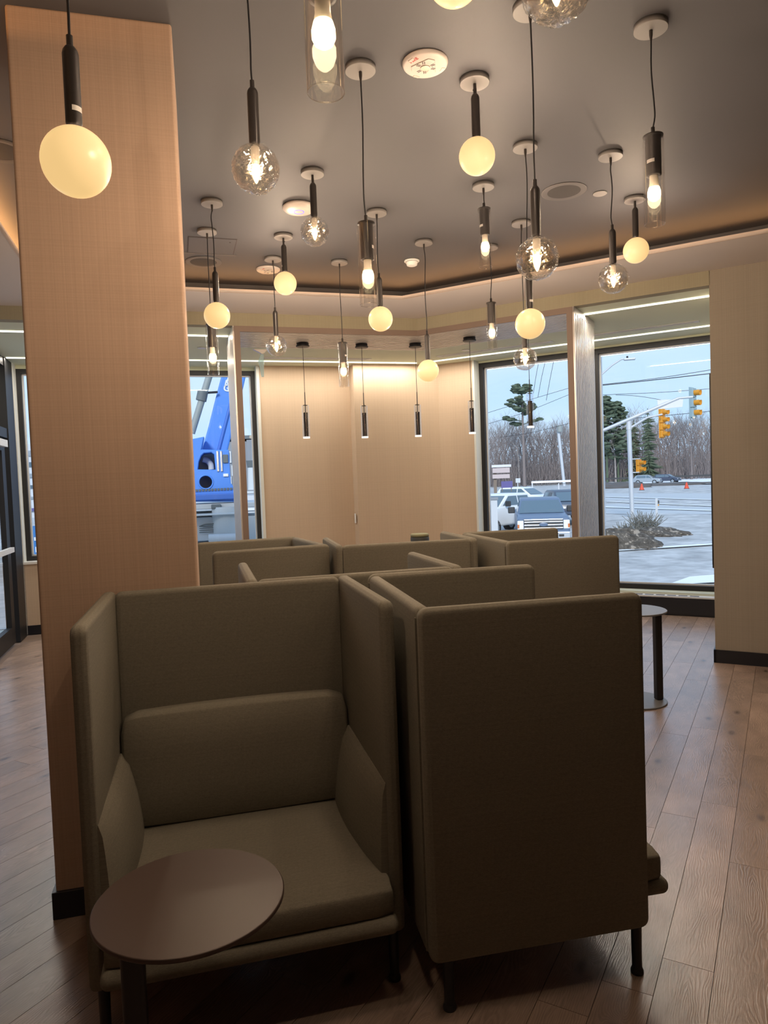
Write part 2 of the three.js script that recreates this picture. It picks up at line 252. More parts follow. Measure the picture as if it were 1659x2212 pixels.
/* ------------------------------------------------------------------ floor: oak-look planks */
{
  const fl = structGroup('floor', 'grey-brown oak plank floor laid at an angle to the sofas');
  part('underlay', prism(roomOutline, -0.08, -0.007), M.taupe, fl);
  const planks = [];
  const variants = 5;
  const wood = Array.from({ length: variants }, (_, k) => {
    const r = rng(100 + k * 7), kx = 0.2 + 0.6 * r(), ky = 0.15 + 0.7 * r(), cx = 0.25 + 0.5 * r(), knot = k % 2 === 0, pores = Array.from({ length: 256 }, () => r());
    const field = (u, v) => {
      const X = u - cx - 0.12 * noise.noise(v * 2.1, k * 9.1, 0.3), Y = v * 1220 / 150;
      let a = Math.abs(X) * 11 + 1.3 * noise.noise(u * 2.5, Y * 0.55, k * 3.7) + 0.45 * noise.noise(u * 7, Y * 1.7, k + 11);
      a += (k % 3 === 1 ? 0.55 : 0.16) * Math.abs(((Y * 0.45 + k) % 3) - 1.5) * Math.max(0, 1 - Math.abs(X) * 3.2) * 4;
      if (knot) { const dx = (u - kx) * 0.15, dy = (v - ky) * 1.22, q = Math.hypot(dx * 1.6, dy * 0.75); a += 6.5 * Math.exp(-q * q / 0.0022); }
      return a;
    };
    const height = (u, v, i, j) => { const f = field(u, v), s = 0.5 + 0.5 * Math.sin(f * 12.5 + 1.8 * noise.noise(u * 9, v * 22, k)), q = 0.5 + 0.5 * Math.sin(f * 29 + 3), p = noise.noise(u * 90, v * 30, k * 5), a = 0.45 + 0.55 * Math.min(1, Math.max(0, 0.5 + 1.6 * noise.noise(u * 1.6 + k, v * 6, 4.2))); return a * (0.42 * Math.pow(s, 1.5) + 0.16 * q) + (1 - a) * 0.3 + 0.26 * (p + 0.5) + 0.12 * pores[i % 256]; };
    const tone = 0.92 + 0.16 * r();
    const map = tex(192, 1024, (u, v, i, j) => {
      const h = height(u, v, i, j), c = fbm(u * 1.2, v * 5, k * 2.2, 3), q = knot ? Math.exp(-(((u - kx) * 0.15 * 1.6) ** 2 + ((v - ky) * 1.22 * 0.8) ** 2) / 0.0007) : 0;
      const b = tone * (0.80 + 0.26 * h + 0.18 * c) * (1 - 0.33 * q); return [Math.min(255, 178 * b), Math.min(255, 154 * b), Math.min(255, 139 * b)];
    });
    const bump = tex(192, 1024, (u, v, i, j) => { const h = 255 * Math.min(1, Math.max(0, height(u, v, i, j))); return [h, h, h]; }, false);
    return mat([1, 1, 1], 0.27, { ior: 1.95, map, bumpMap: bump, bumpScale: 0.0005 });
  });
  const PW = 0.1505, PL = 1.22, TH = 0.0065, GAP = 0.0019, r = rng(77);
  const proto = new THREE.BoxGeometry(PW - GAP, TH, PL - GAP); proto.translate(0, -TH / 2, 0);
  { const uv = proto.attributes.uv, p = proto.attributes.position; for (let i = 0; i < p.count; i++) uv.setXY(i, p.getX(i) / PW + 0.5, p.getZ(i) / PL + 0.5); }
  const toWorld = (u, w) => [Math.sin(WA) * u - Math.cos(WA) * w, Math.cos(WA) * u + Math.sin(WA) * w];
  const inside = (u, w) => { const [x, z] = toWorld(u, w), zl = x * Math.sin(BETA) + z * Math.cos(BETA), xl = x * Math.cos(BETA) - z * Math.sin(BETA); return w > -8.3 && zl > -8.62 && (xl > -1.63 || zl > -5) && xl > -4.1 && z < 4.6 && !(w < -6.3 && u > -0.45) && x < 9; };
  const cut = (pts, f) => { const o = []; for (let i = 0; i < pts.length; i++) { const a = pts[i], b = pts[(i + 1) % pts.length], fa = f(a), fb = f(b); if (fa >= 0) o.push(a); if ((fa >= 0) !== (fb >= 0)) { const t = fa / (fa - fb); o.push([a[0] + (b[0] - a[0]) * t, a[1] + (b[1] - a[1]) * t]); } } return o; };
  const given = { '-3': -3.19, '-2': -3.358, '-1': -3.547, '-4': -3.68 };
  for (let row = -58; row < 36; row++) {
    const u0 = -0.0545 + row * PW, uc = u0 + PW / 2, off = given[row + 1] ?? -PL * r(), start = off - Math.ceil((off + 8.8) / PL) * PL;
    for (let w0 = start; w0 < 5; w0 += PL) {
      const kind = Math.floor(r() * variants), flip = r() < 0.5 ? Math.PI : 0, wc = w0 + PL / 2;
      const corners = [[u0, w0], [u0 + PW, w0], [u0 + PW, w0 + PL], [u0, w0 + PL]].map(([u, w]) => inside(u, w));
      if (!corners.some(Boolean)) continue;
      const [x, z] = toWorld(uc, wc);
      let geo = proto, turn = W_TURN + flip, px = x, pz = z;
      if (!corners.every(Boolean)) { // cut to the walls
        let poly = [[u0 + GAP / 2, w0 + GAP / 2], [u0 + PW - GAP / 2, w0 + GAP / 2], [u0 + PW - GAP / 2, w0 + PL - GAP / 2], [u0 + GAP / 2, w0 + PL - GAP / 2]];
        poly = cut(poly, ([u, w]) => w + 8.3);
        const toL = ([u, w]) => { const [X, Z] = toWorld(u, w); return [X * Math.cos(BETA) - Z * Math.sin(BETA), X * Math.sin(BETA) + Z * Math.cos(BETA)]; };
        poly = cut(poly, (p) => toL(p)[1] + 8.62); if (toL([uc, wc])[1] < -5) poly = cut(poly, (p) => toL(p)[0] + 1.63); else poly = cut(poly, (p) => toL(p)[0] + 4.15);
        poly = cut(poly, (p) => 4.6 - toWorld(...p)[1]);
        if (poly.length < 3) continue;
        const s = new THREE.Shape(poly.map(([u, w]) => new THREE.Vector2(u - uc, -(w - wc))));
        geo = new THREE.ExtrudeGeometry(s, { depth: TH, bevelEnabled: false }); geo.rotateX(-Math.PI / 2); geo.translate(0, -TH, 0);
        const uv = geo.attributes.uv, p = geo.attributes.position; for (let i = 0; i < p.count; i++) uv.setXY(i, p.getX(i) / PW + 0.5, p.getZ(i) / PL + 0.5);
        turn = W_TURN;
      }
      const q = V(x, 0, z).sub(EYE), dz = q.dot(fwd), sx = 829.5 + FPX * q.dot(rightV) / dz, sy = 1106 - FPX * q.dot(upV) / dz;
      const seen = dz > 0.8 && sx > -350 && sx < 2000 && sy < 2700;
      planks.push({ geo, kind, turn, px, pz, rank: seen ? dz : 100 + Math.hypot(x, z) });
    }
  }
  planks.sort((a, b) => a.rank - b.rank);
  const rest = Array.from({ length: variants }, () => []);
  planks.forEach((p, i) => {
    if (i < 300) { const m = part('plank', p.geo, wood[p.kind], fl); m.position.set(p.px, 0, p.pz); m.rotation.y = p.turn; }
    else { const g = p.geo.clone(); g.rotateY(p.turn); g.translate(p.px, 0, p.pz); rest[p.kind].push(g); }
  });
  rest.forEach((l, k) => { if (l.length) part('plank_field', merge(l), wood[k], fl).userData.kind = 'stuff'; });
}

/* ------------------------------------------------------------------ slatted portal in front of the corner bay */
{
  const t = thing('slatted_portal', 'taupe portal frame lined with pale metal slats around the corner bay', 'portal');
  const T = 0.052, DEP = 0.76, z0 = Z_BULK, d0 = D_BULK - 0.002, y1 = Y_SOF - 0.001, y0 = y1 - T;
  const xl = 0.575, ar = 1.58;
  part('left_post', Lbox(xl, xl + T, 0, y1, z0 - DEP, z0 + 0.004), M.taupe, t); part('right_post', Wbox(ar + T, ar, 0, y1, d0 - 0.002, d0 + DEP), M.taupe, t);
  part('beam', merge([prism([Lp(xl + T, z0 + 0.004), corner(z0 + 0.004, d0 - 0.004), corner(z0 - DEP, d0 + DEP), Lp(xl + T, z0 - DEP)], y0 + 0.02, y1), prism([corner(z0 + 0.004, d0 - 0.004), Wp(ar + T, d0 - 0.004), Wp(ar + T, d0 + DEP), corner(z0 - DEP, d0 + DEP)], y0 + 0.02, y1),
    prism([Lp(xl + T, z0 + 0.004), corner(z0 + 0.004, d0 - 0.004), corner(z0 - 0.012, d0 + 0.012), Lp(xl + T, z0 - 0.012)], y0, y0 + 0.02), prism([corner(z0 + 0.004, d0 - 0.004), Wp(ar + T, d0 - 0.004), Wp(ar + T, d0 + 0.012), corner(z0 - 0.012, d0 + 0.012)], y0, y0 + 0.02)]), M.taupe, t);
  const n = 13, pitch = (DEP - 0.016) / n, sw = pitch * 0.56;
  for (let k = 0; k < n; k++) {
    const a = 0.014 + k * pitch;
    part('slat', prism([Lp(xl + T, z0 - a), corner(z0 - a, d0 + a), corner(z0 - a - sw, d0 + a + sw), Lp(xl + T, z0 - a - sw)], y0 + 0.002, y0 + 0.022), M.slat, t);
    part('slat', prism([corner(z0 - a, d0 + a), Wp(ar + T, d0 + a), Wp(ar + T, d0 + a + sw), corner(z0 - a - sw, d0 + a + sw)], y0 + 0.002, y0 + 0.022), M.slat, t);
    part('slat', Lbox(xl - 0.014, xl + 0.001, 0.1, y1 - 0.05, z0 - a - sw, z0 - a), M.slat, t);
    part('slat', Wbox(ar + 0.001, ar - 0.014, 0.1, y1 - 0.05, d0 + a, d0 + a + sw), M.slat, t);
  }
  for (const g of [merge([Lbox(xl - 0.014, xl + 0.001, y1 - 0.05, y1, z0 - DEP, z0), Lbox(xl - 0.014, xl + 0.001, 0, y1, z0 - 0.012, z0)]), merge([Wbox(ar + 0.001, ar - 0.014, y1 - 0.05, y1, d0, d0 + DEP), Wbox(ar + 0.001, ar - 0.014, 0, y1, d0, d0 + 0.012)])]) part('edge_cap', g, M.slat, t, 'pale metal edge cap');
}

/* ------------------------------------------------------------------ linear lamps */
function linearLamp(label, p, q, y, width, facing, color, intensity, emissive = M.led, group) {
  const t = thing('linear_light', label, 'light', [0, 0, 0], 0, group), dx = q[0] - p[0], dz = q[1] - p[1], l = Math.hypot(dx, dz), nx = -dz / l * width / 2, nz = dx / l * width / 2;
  part('diffuser', prism([[p[0] - nx, p[1] - nz], [q[0] - nx, q[1] - nz], [q[0] + nx, q[1] + nz], [p[0] + nx, p[1] + nz]], y, y + 0.008), emissive, t);
  strip(p, q, facing.y < 0 ? y - 0.004 : y + 0.012, width, color, intensity, facing);
}
const DOWN = V(0, -1, 0);
const ledFrontZ = -6.98, ledBackZ = -8.31, dF = 6.58, dB = 7.92;
linearLamp('white linear light in the front of the left bay soffit', Lp(-3.0, ledFrontZ), Lp(0.555, ledFrontZ), Y_SOF - 0.0095, 0.03, DOWN, NEUTRAL, STRIP_I);
linearLamp('white linear light in the front of the soffit right of the slatted portal', Wp(1.565, dF), Wp(0.505, dF), Y_SOF - 0.0095, 0.034, DOWN, NEUTRAL, STRIP_I);
linearLamp('white linear light along the beige far wall', Lp(-1.65, ledBackZ), (() => { const c = corner(ledBackZ, dB); return [c[0] - 0.05, c[1]]; })(), Y_SOF - 0.0095, 0.03, DOWN, NEUTRAL, STRIP_I);
linearLamp('white linear light along the heads of the right windows', (() => { const c = corner(ledBackZ, dB); return [c[0] + 0.06, c[1] + 0.06]; })(), Wp(0.505, dB), Y_SOF - 0.0095, 0.03, DOWN, NEUTRAL, STRIP_I);
{ const inL = V(...(() => { const a = Lp(0, 1); return [a[0], 0.9, a[1]]; })()), inW = V(-Math.cos(WA), 0.9, Math.sin(WA)), inX = V(Math.cos(BETA), 1.3, -Math.sin(BETA));
  linearLamp('amber cove light above the far border of the ceiling', Lp(-0.81, -5.95), corner(-5.95, 5.57), Y_PER + 0.014, 0.02, inL, AMBER, COVE_I, M.ledAmber);
  linearLamp('amber cove light above the angled border of the ceiling', corner(-5.95, 5.57), Wp(-5, 5.57), Y_PER + 0.014, 0.02, inW, AMBER, COVE_I, M.ledAmber);
  linearLamp('amber cove light above the left border of the ceiling', Lp(-1.01, 4.5), Lp(-1.01, -5.85), Y_PER + 0.014, 0.02, inX, AMBER, COVE_I * 3.2, M.ledAmber); }

/* ------------------------------------------------------------------ sofas */
function panelGeo(w, h, th, y0) { // padded panel in x, y with soft corners
  const g = plate(roundRect(w, h, 0.03, -w / 2, y0, 5), th, 0.018, 4); return toCreasedNormals(g, 0.9);
}
function cushion(w, h, d, r, puff = 0.02) { // soft box centred at its base: x width, y height, z depth
  let g = new RoundedBoxGeometry(w, h, d, 6, r); const src = g.index ? g.toNonIndexed() : g; g = mergeVertices((() => { const q = new THREE.BoxGeometry(w, h, d, 14, 6, 10); return q; })());
  const p = g.attributes.position; // superellipse rounding of a fine box plus a slight crown
  for (let i = 0; i < p.count; i++) {
    let x = p.getX(i), y = p.getY(i), z = p.getZ(i);
    const lim = [w / 2 - r, h / 2 - r, d / 2 - r], c = [x, y, z].map((v, k) => Math.max(-lim[k], Math.min(lim[k], v))), v = V(x - c[0], y - c[1], z - c[2]);
    if (v.lengthSq() > 1e-9) { v.normalize().multiplyScalar(r); x = c[0] + v.x; y = c[1] + v.y; z = c[2] + v.z; }
    const fx = 1 - Math.pow(Math.abs(2 * x / w), 2.4), fy = 1 - Math.pow(Math.abs(2 * y / h), 2.4), fz = 1 - Math.pow(Math.abs(2 * z / d), 2.4);
    x += Math.sign(x) * puff * 0.5 * Math.max(0, fy * fz) * Math.min(1, Math.abs(2 * x / w)); y += Math.sign(y) * puff * Math.max(0, fx * fz) * Math.min(1, Math.abs(2 * y / h)); z += Math.sign(z) * puff * Math.max(0, fx * fy) * Math.min(1, Math.abs(2 * z / d));
    p.setXYZ(i, x, y, z);
  }
  g.deleteAttribute('normal'); g.deleteAttribute('uv'); g = mergeVertices(g, 1e-5); g.computeVertexNormals(); g.translate(0, h / 2, 0); return boxUV(g);
}
function armPad(side, inner, z0, z1) { // pad swelling out of the lower inside of a wing; z0 front, z1 back
  const nz = 14, ny = 10, y0 = 0.27, y1 = 0.635, P = [], I = [], U = [];
  for (let i = 0; i <= nz; i++) for (let j = 0; j <= ny; j++) {
    const s = i / nz, v = j / ny, z = z0 + (z1 - z0) * s, y = y0 + (y1 - y0) * v;
    const t = 0.075 * Math.pow(Math.sin(Math.PI * Math.min(1, 0.10 + 0.9 * (1 - v)) * 0.62), 0.8) * (0.10 + 0.90 * Math.pow(Math.sin(Math.PI * (0.04 + 0.62 * s)), 0.7)) * (v > 0.98 ? 0.35 * s : 1);
    P.push(side * (inner - t), y, z); U.push(z, y);
  }
  for (let i = 0; i < nz; i++) for (let j = 0; j < ny; j++) { const a = i * (ny + 1) + j, b = a + ny + 1; I.push(a, b, a + 1, b, b + 1, a + 1); }
  // close against the wing
  const n0 = P.length / 3; for (let i = 0; i <= nz; i++) for (const y of [y0, y1]) { const z = z0 + (z1 - z0) * i / nz; P.push(side * (inner + 0.004), y, z); U.push(z, y); }
  for (let i = 0; i < nz; i++) { const a = i * (ny + 1), b = a + ny + 1, c = n0 + i * 2, d = c + 2; I.push(a, c, b, b, c, d); I.push(a + ny, b + ny, c + 1, b + ny, d + 1, c + 1); }
  for (const i of [0, nz]) for (let j = 0; j < ny; j++) { const a = i * (ny + 1) + j, c = n0 + i * 2; I.push(a, a + 1, c); if (j === ny - 1) I.push(a + 1, c + 1, c); }
  if (side < 0) for (let k = 0; k < I.length; k += 3) [I[k], I[k + 1]] = [I[k + 1], I[k]];
  const g = new THREE.BufferGeometry(); g.setAttribute('position', new THREE.Float32BufferAttribute(P, 3)); g.setAttribute('uv', new THREE.Float32BufferAttribute(U, 2)); g.setIndex(I);
  return toCreasedNormals(g.toNonIndexed(), 0.7);
}
function sofa(label, x, z, turn, width) { // local: faces +z, back at z = 0, centre x = 0
  const t = thing('highback_sofa', label, 'sofa', [x, 0, z], turn, 'high-back booth sofas');
  const TH = 0.046, DEP = 0.70, Y0 = 0.158, H = 1.198 - Y0, inner = width / 2 - TH;
  const wing = panelGeo(DEP, H, TH, Y0);
  for (const s of [-1, 1]) { const m = part('wing_panel', wing, fabric, t); m.rotation.y = Math.PI / 2; m.position.set(s * (width / 2 - TH / 2), 0, DEP / 2); }
  const back = part('back_panel', panelGeo(2 * inner + 0.012, H - 0.003, TH, Y0), fabric, t); back.position.set(0, 0, TH / 2 + 0.001);
  part('seat_base', (() => { const g = rbox(-inner - 0.003, inner + 0.003, 0.222, 0.272, TH * 0.6, DEP + 0.10, 0.024, 5); return g; })(), fabric, t);
  const seat = part('seat_cushion', cushion(2 * inner - 0.004, 0.098, DEP - TH + 0.075, 0.026, 0.007), fabric, t); seat.position.set(0, 0.264, TH + (DEP - TH + 0.075) / 2 + 0.004);
  const pil = part('back_cushion', cushion(2 * inner - 0.012, 0.40, 0.125, 0.045, 0.012), fabric, t); pil.position.set(0, 0.362, TH + 0.072); pil.rotation.x = -0.07;
  for (const s of [-1, 1]) part('arm_pad', armPad(s, inner, DEP - 0.012, TH + 0.09), fabric, t);
  const leg = lathe([[0.0, 0], [0.0195, 0.001], [0.02, 0.010], [0.0165, 0.017], [0.0150, 0.022], [0.0175, 0.225], [0, 0.225]], 16);
  for (const [lx, lz] of [[-1, 0.06], [1, 0.06], [-1, DEP - 0.03], [1, DEP - 0.03]]) { const m = part('leg', leg, M.black, t); m.position.set(lx * (width / 2 - 0.035), 0, lz); }
  const seam = plate(roundRect(0.006, H - 0.05, 0.003, -0.003, Y0 + 0.02, 2), 0.006, 0); // seams where the back meets the wings
  for (const s of [-1, 1]) { const m = part('seam', seam, fabric, back); m.position.set(s * inner, 0, -TH / 2 - 0.0005); }
  return t;
}
const DEG = Math.PI / 180;
sofa('olive wool high-back sofa with the round brown table in front of its seat', 0.09, -2.755, 0, 0.92);
{ const w = 0.84; sofa('olive wool high-back sofa whose back meets the wing of the sofa at the brown table', 0.575 + w / 2 * Math.sin(3 * DEG), -1.885 - w / 2 * Math.cos(3 * DEG), 90 * DEG - 3 * DEG, w); }
sofa('olive wool high-back sofa back to back with the sofa at the brown table', 0.60, -2.775, Math.PI, 0.90);
{ const w = 0.82, a = 7 * DEG; sofa('olive wool high-back sofa turned towards the blue crane window', 0.735 - w / 2 * Math.sin(a), -4.20 - w / 2 * Math.cos(a), -90 * DEG + a, w); }
sofa('olive wool high-back sofa turned towards the beige far wall', 1.185, -4.05, Math.PI - 3 * DEG, 0.88);
{ const w = 0.84, a = -2.5 * DEG; sofa('olive wool high-back sofa turned towards the traffic signal window', 1.665 + w / 2 * 0.04, -3.68 - w / 2, 90 * DEG + a, w); }

/* ------------------------------------------------------------------ side tables and post */
function sideTable(label, topC, baseC, pole, h, r, rb, topM) {
  const t = thing('side_table', label, 'table', [baseC[0], 0, baseC[1]]), L = ([x, z]) => [x - baseC[0], z - baseC[1]];
  const disc = (R, y0, y1) => lathe([[0, y0], [R - 0.002, y0], [R, y0 + 0.002], [R, y1 - 0.003], [R - 0.003, y1], [0, y1]], 72);
  const tp = part('tabletop', disc(r, h - 0.012, h), topM, t); tp.position.set(L(topC)[0], 0, L(topC)[1]);
  part('base_plate', disc(rb, 0, 0.011), topM, t);
  const p = part('pole', rbox(-0.025, 0.025, 0.01, h - 0.011, -0.025, 0.025, 0.012, 4), M.black, t); p.position.set(L(pole)[0], 0, L(pole)[1]);
  return t;
}
sideTable('round brown metal side table in front of a high-back sofa', [-0.072, -1.685], [-0.10, -1.66], [-0.195, -1.60], 0.605, 0.219, 0.19, M.tableTop);
sideTable('round grey metal side table on a black pole beside the tall window', [2.885, -4.31], [2.81, -4.19], [2.949, -4.137], 0.605, 0.22, 0.20, M.tableGrey);
{ const t = thing('cylindrical_post', 'slim dark cylindrical stand with a pale top before the far wall', 'stand', [2.05, 0, -6.6]);
  part('body', lathe([[0, 0], [0.092, 0], [0.092, 1.0], [0.088, 1.012], [0, 1.012]], 40), M.binBody, t); part('cap', lathe([[0, 1.012], [0.090, 1.012], [0.090, 1.036], [0.082, 1.043], [0, 1.043]], 40), M.binTop, t, 'pale cap'); }
{ const t = thing('wall_display', 'thin black panel on the side of the taupe pier', 'panel', [...(() => { const p = Wp(0.5, 7.2); return [p[0], 0, p[1]]; })()], W_TURN);
  part('body', rbox(-0.05, 0.0, 0.70, 2.40, -0.45, 0.45, 0.006, 2), M.black, t); part('screen', box(-0.053, -0.049, 0.73, 2.37, -0.42, 0.42), M.screen, t); }

/* ------------------------------------------------------------------ pendants */
const cordWave = (x, z, y0, y1, seed) => { const a = 0.003 + 0.002 * Math.sin(seed * 3.1), pts = []; for (let i = 0; i <= 8; i++) { const t = i / 8; pts.push(V(a * Math.sin(t * Math.PI * 2 + seed), y1 + (y0 - y1) * t, a * Math.cos(t * 4 + seed * 2) - a)); } pts[0].set(0, y1, 0); pts[8].set(0, y0, 0); return new THREE.TubeGeometry(new THREE.CatmullRomCurve3(pts), 24, 0.0033, 6); };
const canopyGeo = lathe([[0, -0.022], [0.0615, -0.022], [0.063, -0.0205], [0.063, 0], [0, 0]], 40), nippleGeo = lathe([[0, -0.062], [0.0035, -0.062], [0.0068, -0.040], [0.0068, -0.022], [0, -0.022]], 12);
const stemGeo = lathe([[0, 0], [0.0165, 0], [0.0165, 0.012], [0.0185, 0.016], [0.0185, 0.172], [0.0165, 0.181], [0.0115, 0.189], [0.0075, 0.192], [0.0075, 0.215], [0.0035, 0.217], [0, 0.217]], 24);
const opalGeo = new THREE.SphereGeometry(0.0775, 36, 24);
const rippleGeo = (() => { const g = new THREE.SphereGeometry(0.0775, 72, 48), p = g.attributes.position; for (let i = 0; i < p.count; i++) { const v = V().fromBufferAttribute(p, i), n = v.clone().normalize(), k = noise.noise(n.x * 4.5 + 3, n.y * 4.5, n.z * 4.5) * 0.0044 + noise.noise(n.x * 9, n.y * 9 + 5, n.z * 9) * 0.0032; v.addScaledVector(n, k); p.setXYZ(i, v.x, v.y, v.z); } g.computeVertexNormals(); return g; })();
const innerRippleGeo = (() => { const g = new THREE.SphereGeometry(0.0735, 56, 40), p = g.attributes.position; for (let i = 0; i < p.count; i++) { const v = V().fromBufferAttribute(p, i), n = v.clone().normalize(); v.addScaledVector(n, noise.noise(n.x * 6 + 1, n.y * 6 + 9, n.z * 6) * 0.007); p.setXYZ(i, v.x, v.y, v.z); } g.computeVertexNormals(); return g; })();
const candleGeo = lathe([[0, -0.048], [0.004, -0.044], [0.009, -0.032], [0.0135, -0.016], [0.0145, -0.004], [0.011, 0.010], [0.009, 0.014], [0, 0.014]], 20);
const candleSocket = lathe([[0, 0.014], [0.0105, 0.014], [0.0135, 0.022], [0.0145, 0.040], [0.0145, 0.066], [0.012, 0.076], [0, 0.076]], 20);
const glassTube = merge([new THREE.CylinderGeometry(0.039, 0.039, 0.335, 48, 1, true)].map((g) => (g.translate(0, 0.1675, 0), g)));
const tubeRims = merge([new THREE.TorusGeometry(0.0378, 0.0014, 6, 48), new THREE.TorusGeometry(0.0378, 0.0014, 6, 48).translate(0, 0, -0.335)].map((g) => (g.rotateX(Math.PI / 2), g)));
const tubeHolder = lathe([[0, 0.185], [0.020, 0.185], [0.0285, 0.186], [0.0285, 0.329], [0.037, 0.330], [0.037, 0.337], [0.0075, 0.339], [0.0075, 0.368], [0.0035, 0.371], [0, 0.371]], 28);
const ledDome = lathe([[0, 0.088], [0.010, 0.090], [0.0195, 0.097], [0.0245, 0.108], [0.0245, 0.124], [0.020, 0.140], [0, 0.142]], 24), ledNeck = lathe([[0, 0.139], [0.0195, 0.139], [0.0165, 0.158], [0.0160, 0.186], [0, 0.186]], 24);
let pend = 0;
function lamp(t, y, intensity) { const l = new THREE.PointLight(WARM, intensity, 0, 2); l.position.set(0, y, 0); l.shadow.radius = 0.9; t.add(l); }
function pendant(kind, x, z, y, label, group) { // y: globe centre, or foot of the glass tube; base of the group is the ceiling plate
  const t = thing({ opal: 'opal_globe_pendant', clear: 'clear_globe_pendant', tube: 'glass_tube_pendant' }[kind], label, 'pendant lamp', [x, Y_TRAY, z], (pend++ * 1.37) % 6.28, group), o = y - Y_TRAY;
  part('canopy', canopyGeo, M.canopy, t); part('strain_relief', nippleGeo, M.blackMetal, t);
  if (kind === 'tube') {
    part('cord', cordWave(0, 0, o + 0.363, -0.05, pend), M.black, t);
    const h = part('holder', tubeHolder, M.blackMetal, t); h.position.y = o;
    const g = part('glass_tube', glassTube, M.clear, t); g.position.y = o; part('rim', tubeRims, M.clear, g);
    const b = part('bulb', ledDome, M.bulb, t, 'glowing frosted bulb'); b.position.y = o; const nk = part('bulb_neck', ledNeck, M.bulbNeck, t); nk.position.y = o;
    if (pend % 3 === 0) { const s = part('sticker', (() => { const q = new THREE.CylinderGeometry(0.0289, 0.0289, 0.013, 10, 1, true, 0, 1.1); return q; })(), M.sticker, h); s.position.y = 0.235; }
    lamp(t, o + 0.115, TUBE_I);
  } else {
    const R = 0.0775, s = part('stem', stemGeo, M.blackMetal, t); s.position.y = o + R - 0.006; part('cord', cordWave(0, 0, o + R + 0.205, -0.05, pend), M.black, t);
    if (kind === 'opal') { const g = part('globe', opalGeo, M.opal, t, 'glowing opal globe'); g.position.y = o; lamp(t, o, OPAL_I); }
    else {
      const g = part('globe', rippleGeo, M.clear, t, 'rippled clear glass globe'); g.position.y = o; part('inner_wall', innerRippleGeo, M.clear, g);
      const b = part('bulb', candleGeo, M.filament, t, 'glowing candle bulb'); b.position.y = o; const k = part('socket', candleSocket, M.socket, t); k.position.y = o; lamp(t, o - 0.015, CLEAR_I);
    }
    if (pend % 2) { const q = part('sticker', new THREE.CylinderGeometry(0.0189, 0.0189, 0.012, 10, 1, true, 0, 1.4), M.sticker, s); q.position.y = 0.045; }
  }
  return t;
}
const PK = { opal: ['cream opal globe pendant', 'opal globe pendants'], clear: ['rippled clear glass globe pendant', 'rippled clear globe pendants'], tube: ['clear glass tube pendant', 'glass tube pendants'] };
for (const [k, x, z, y, which] of [
  ['opal', -0.248, -1.79, 2.33, 'hanging before the tan column'], ['clear', 0.222, -2.40, 2.612, 'hanging just beside the tan column'], ['tube', 0.283, -1.45, 2.36, 'on a long cord between the column and the large fire strobe'], ['opal', 0.742, -1.885, 2.955, 'on a short cord before the large fire strobe'], ['clear', 0.80, -1.43, 2.632, 'beside the short-cord opal globe before the large fire strobe'],
  ['tube', 0.712, -2.89, 2.302, 'on a long cord, half covering an opal globe'], ['opal', 1.214, -2.885, 2.948, 'on a short cord right beside the large fire strobe'], ['clear', 1.24, -2.41, 2.366, 'on a long cord, just above a low opal globe'], ['tube', 1.748, -2.415, 2.52, 'hanging closest to the taupe pier'], ['clear', 0.665, -3.885, 2.948, 'on a short cord beside the white access point disc'], ['opal', 0.136, -4.385, 2.598, 'beside the column with a glass tube pendant below it'], ['tube', 0.111, -4.875, 2.318, 'hanging below an opal globe beside the column'],
  ['opal', 0.618, -4.89, 2.946, 'on a short cord beside the small far fire strobe'], ['clear', 0.595, -5.385, 2.618, 'hanging below the small far fire strobe'], ['tube', 1.105, -5.395, 2.314, 'hanging before the step in the beige far wall'], ['opal', 1.150, -4.38, 2.598, 'half covered by a long glass tube pendant'], ['opal', 1.620, -4.87, 2.352, 'hanging low before the corner of the slatted beam'], ['tube', 1.672, -3.892, 2.798, 'on a short cord with another tube pendant below it'], ['opal', 1.700, -3.40, 2.358, 'hanging low between two rippled clear globes'], ['clear', 2.160, -4.41, 2.360, 'hanging low before the pickup window'], ['clear', 2.204, -3.41, 2.612, 'hanging beside the small sprinkler plate and angled cove'], ['opal', 2.698, -3.92, 2.950, 'on a short cord close to the angled cove'], ['tube', 2.138, -4.90, 2.522, 'hanging below a short-cord tube pendant']])
  pendant(k, x, z, y, `${PK[k][0]} ${which}`, PK[k][1]);

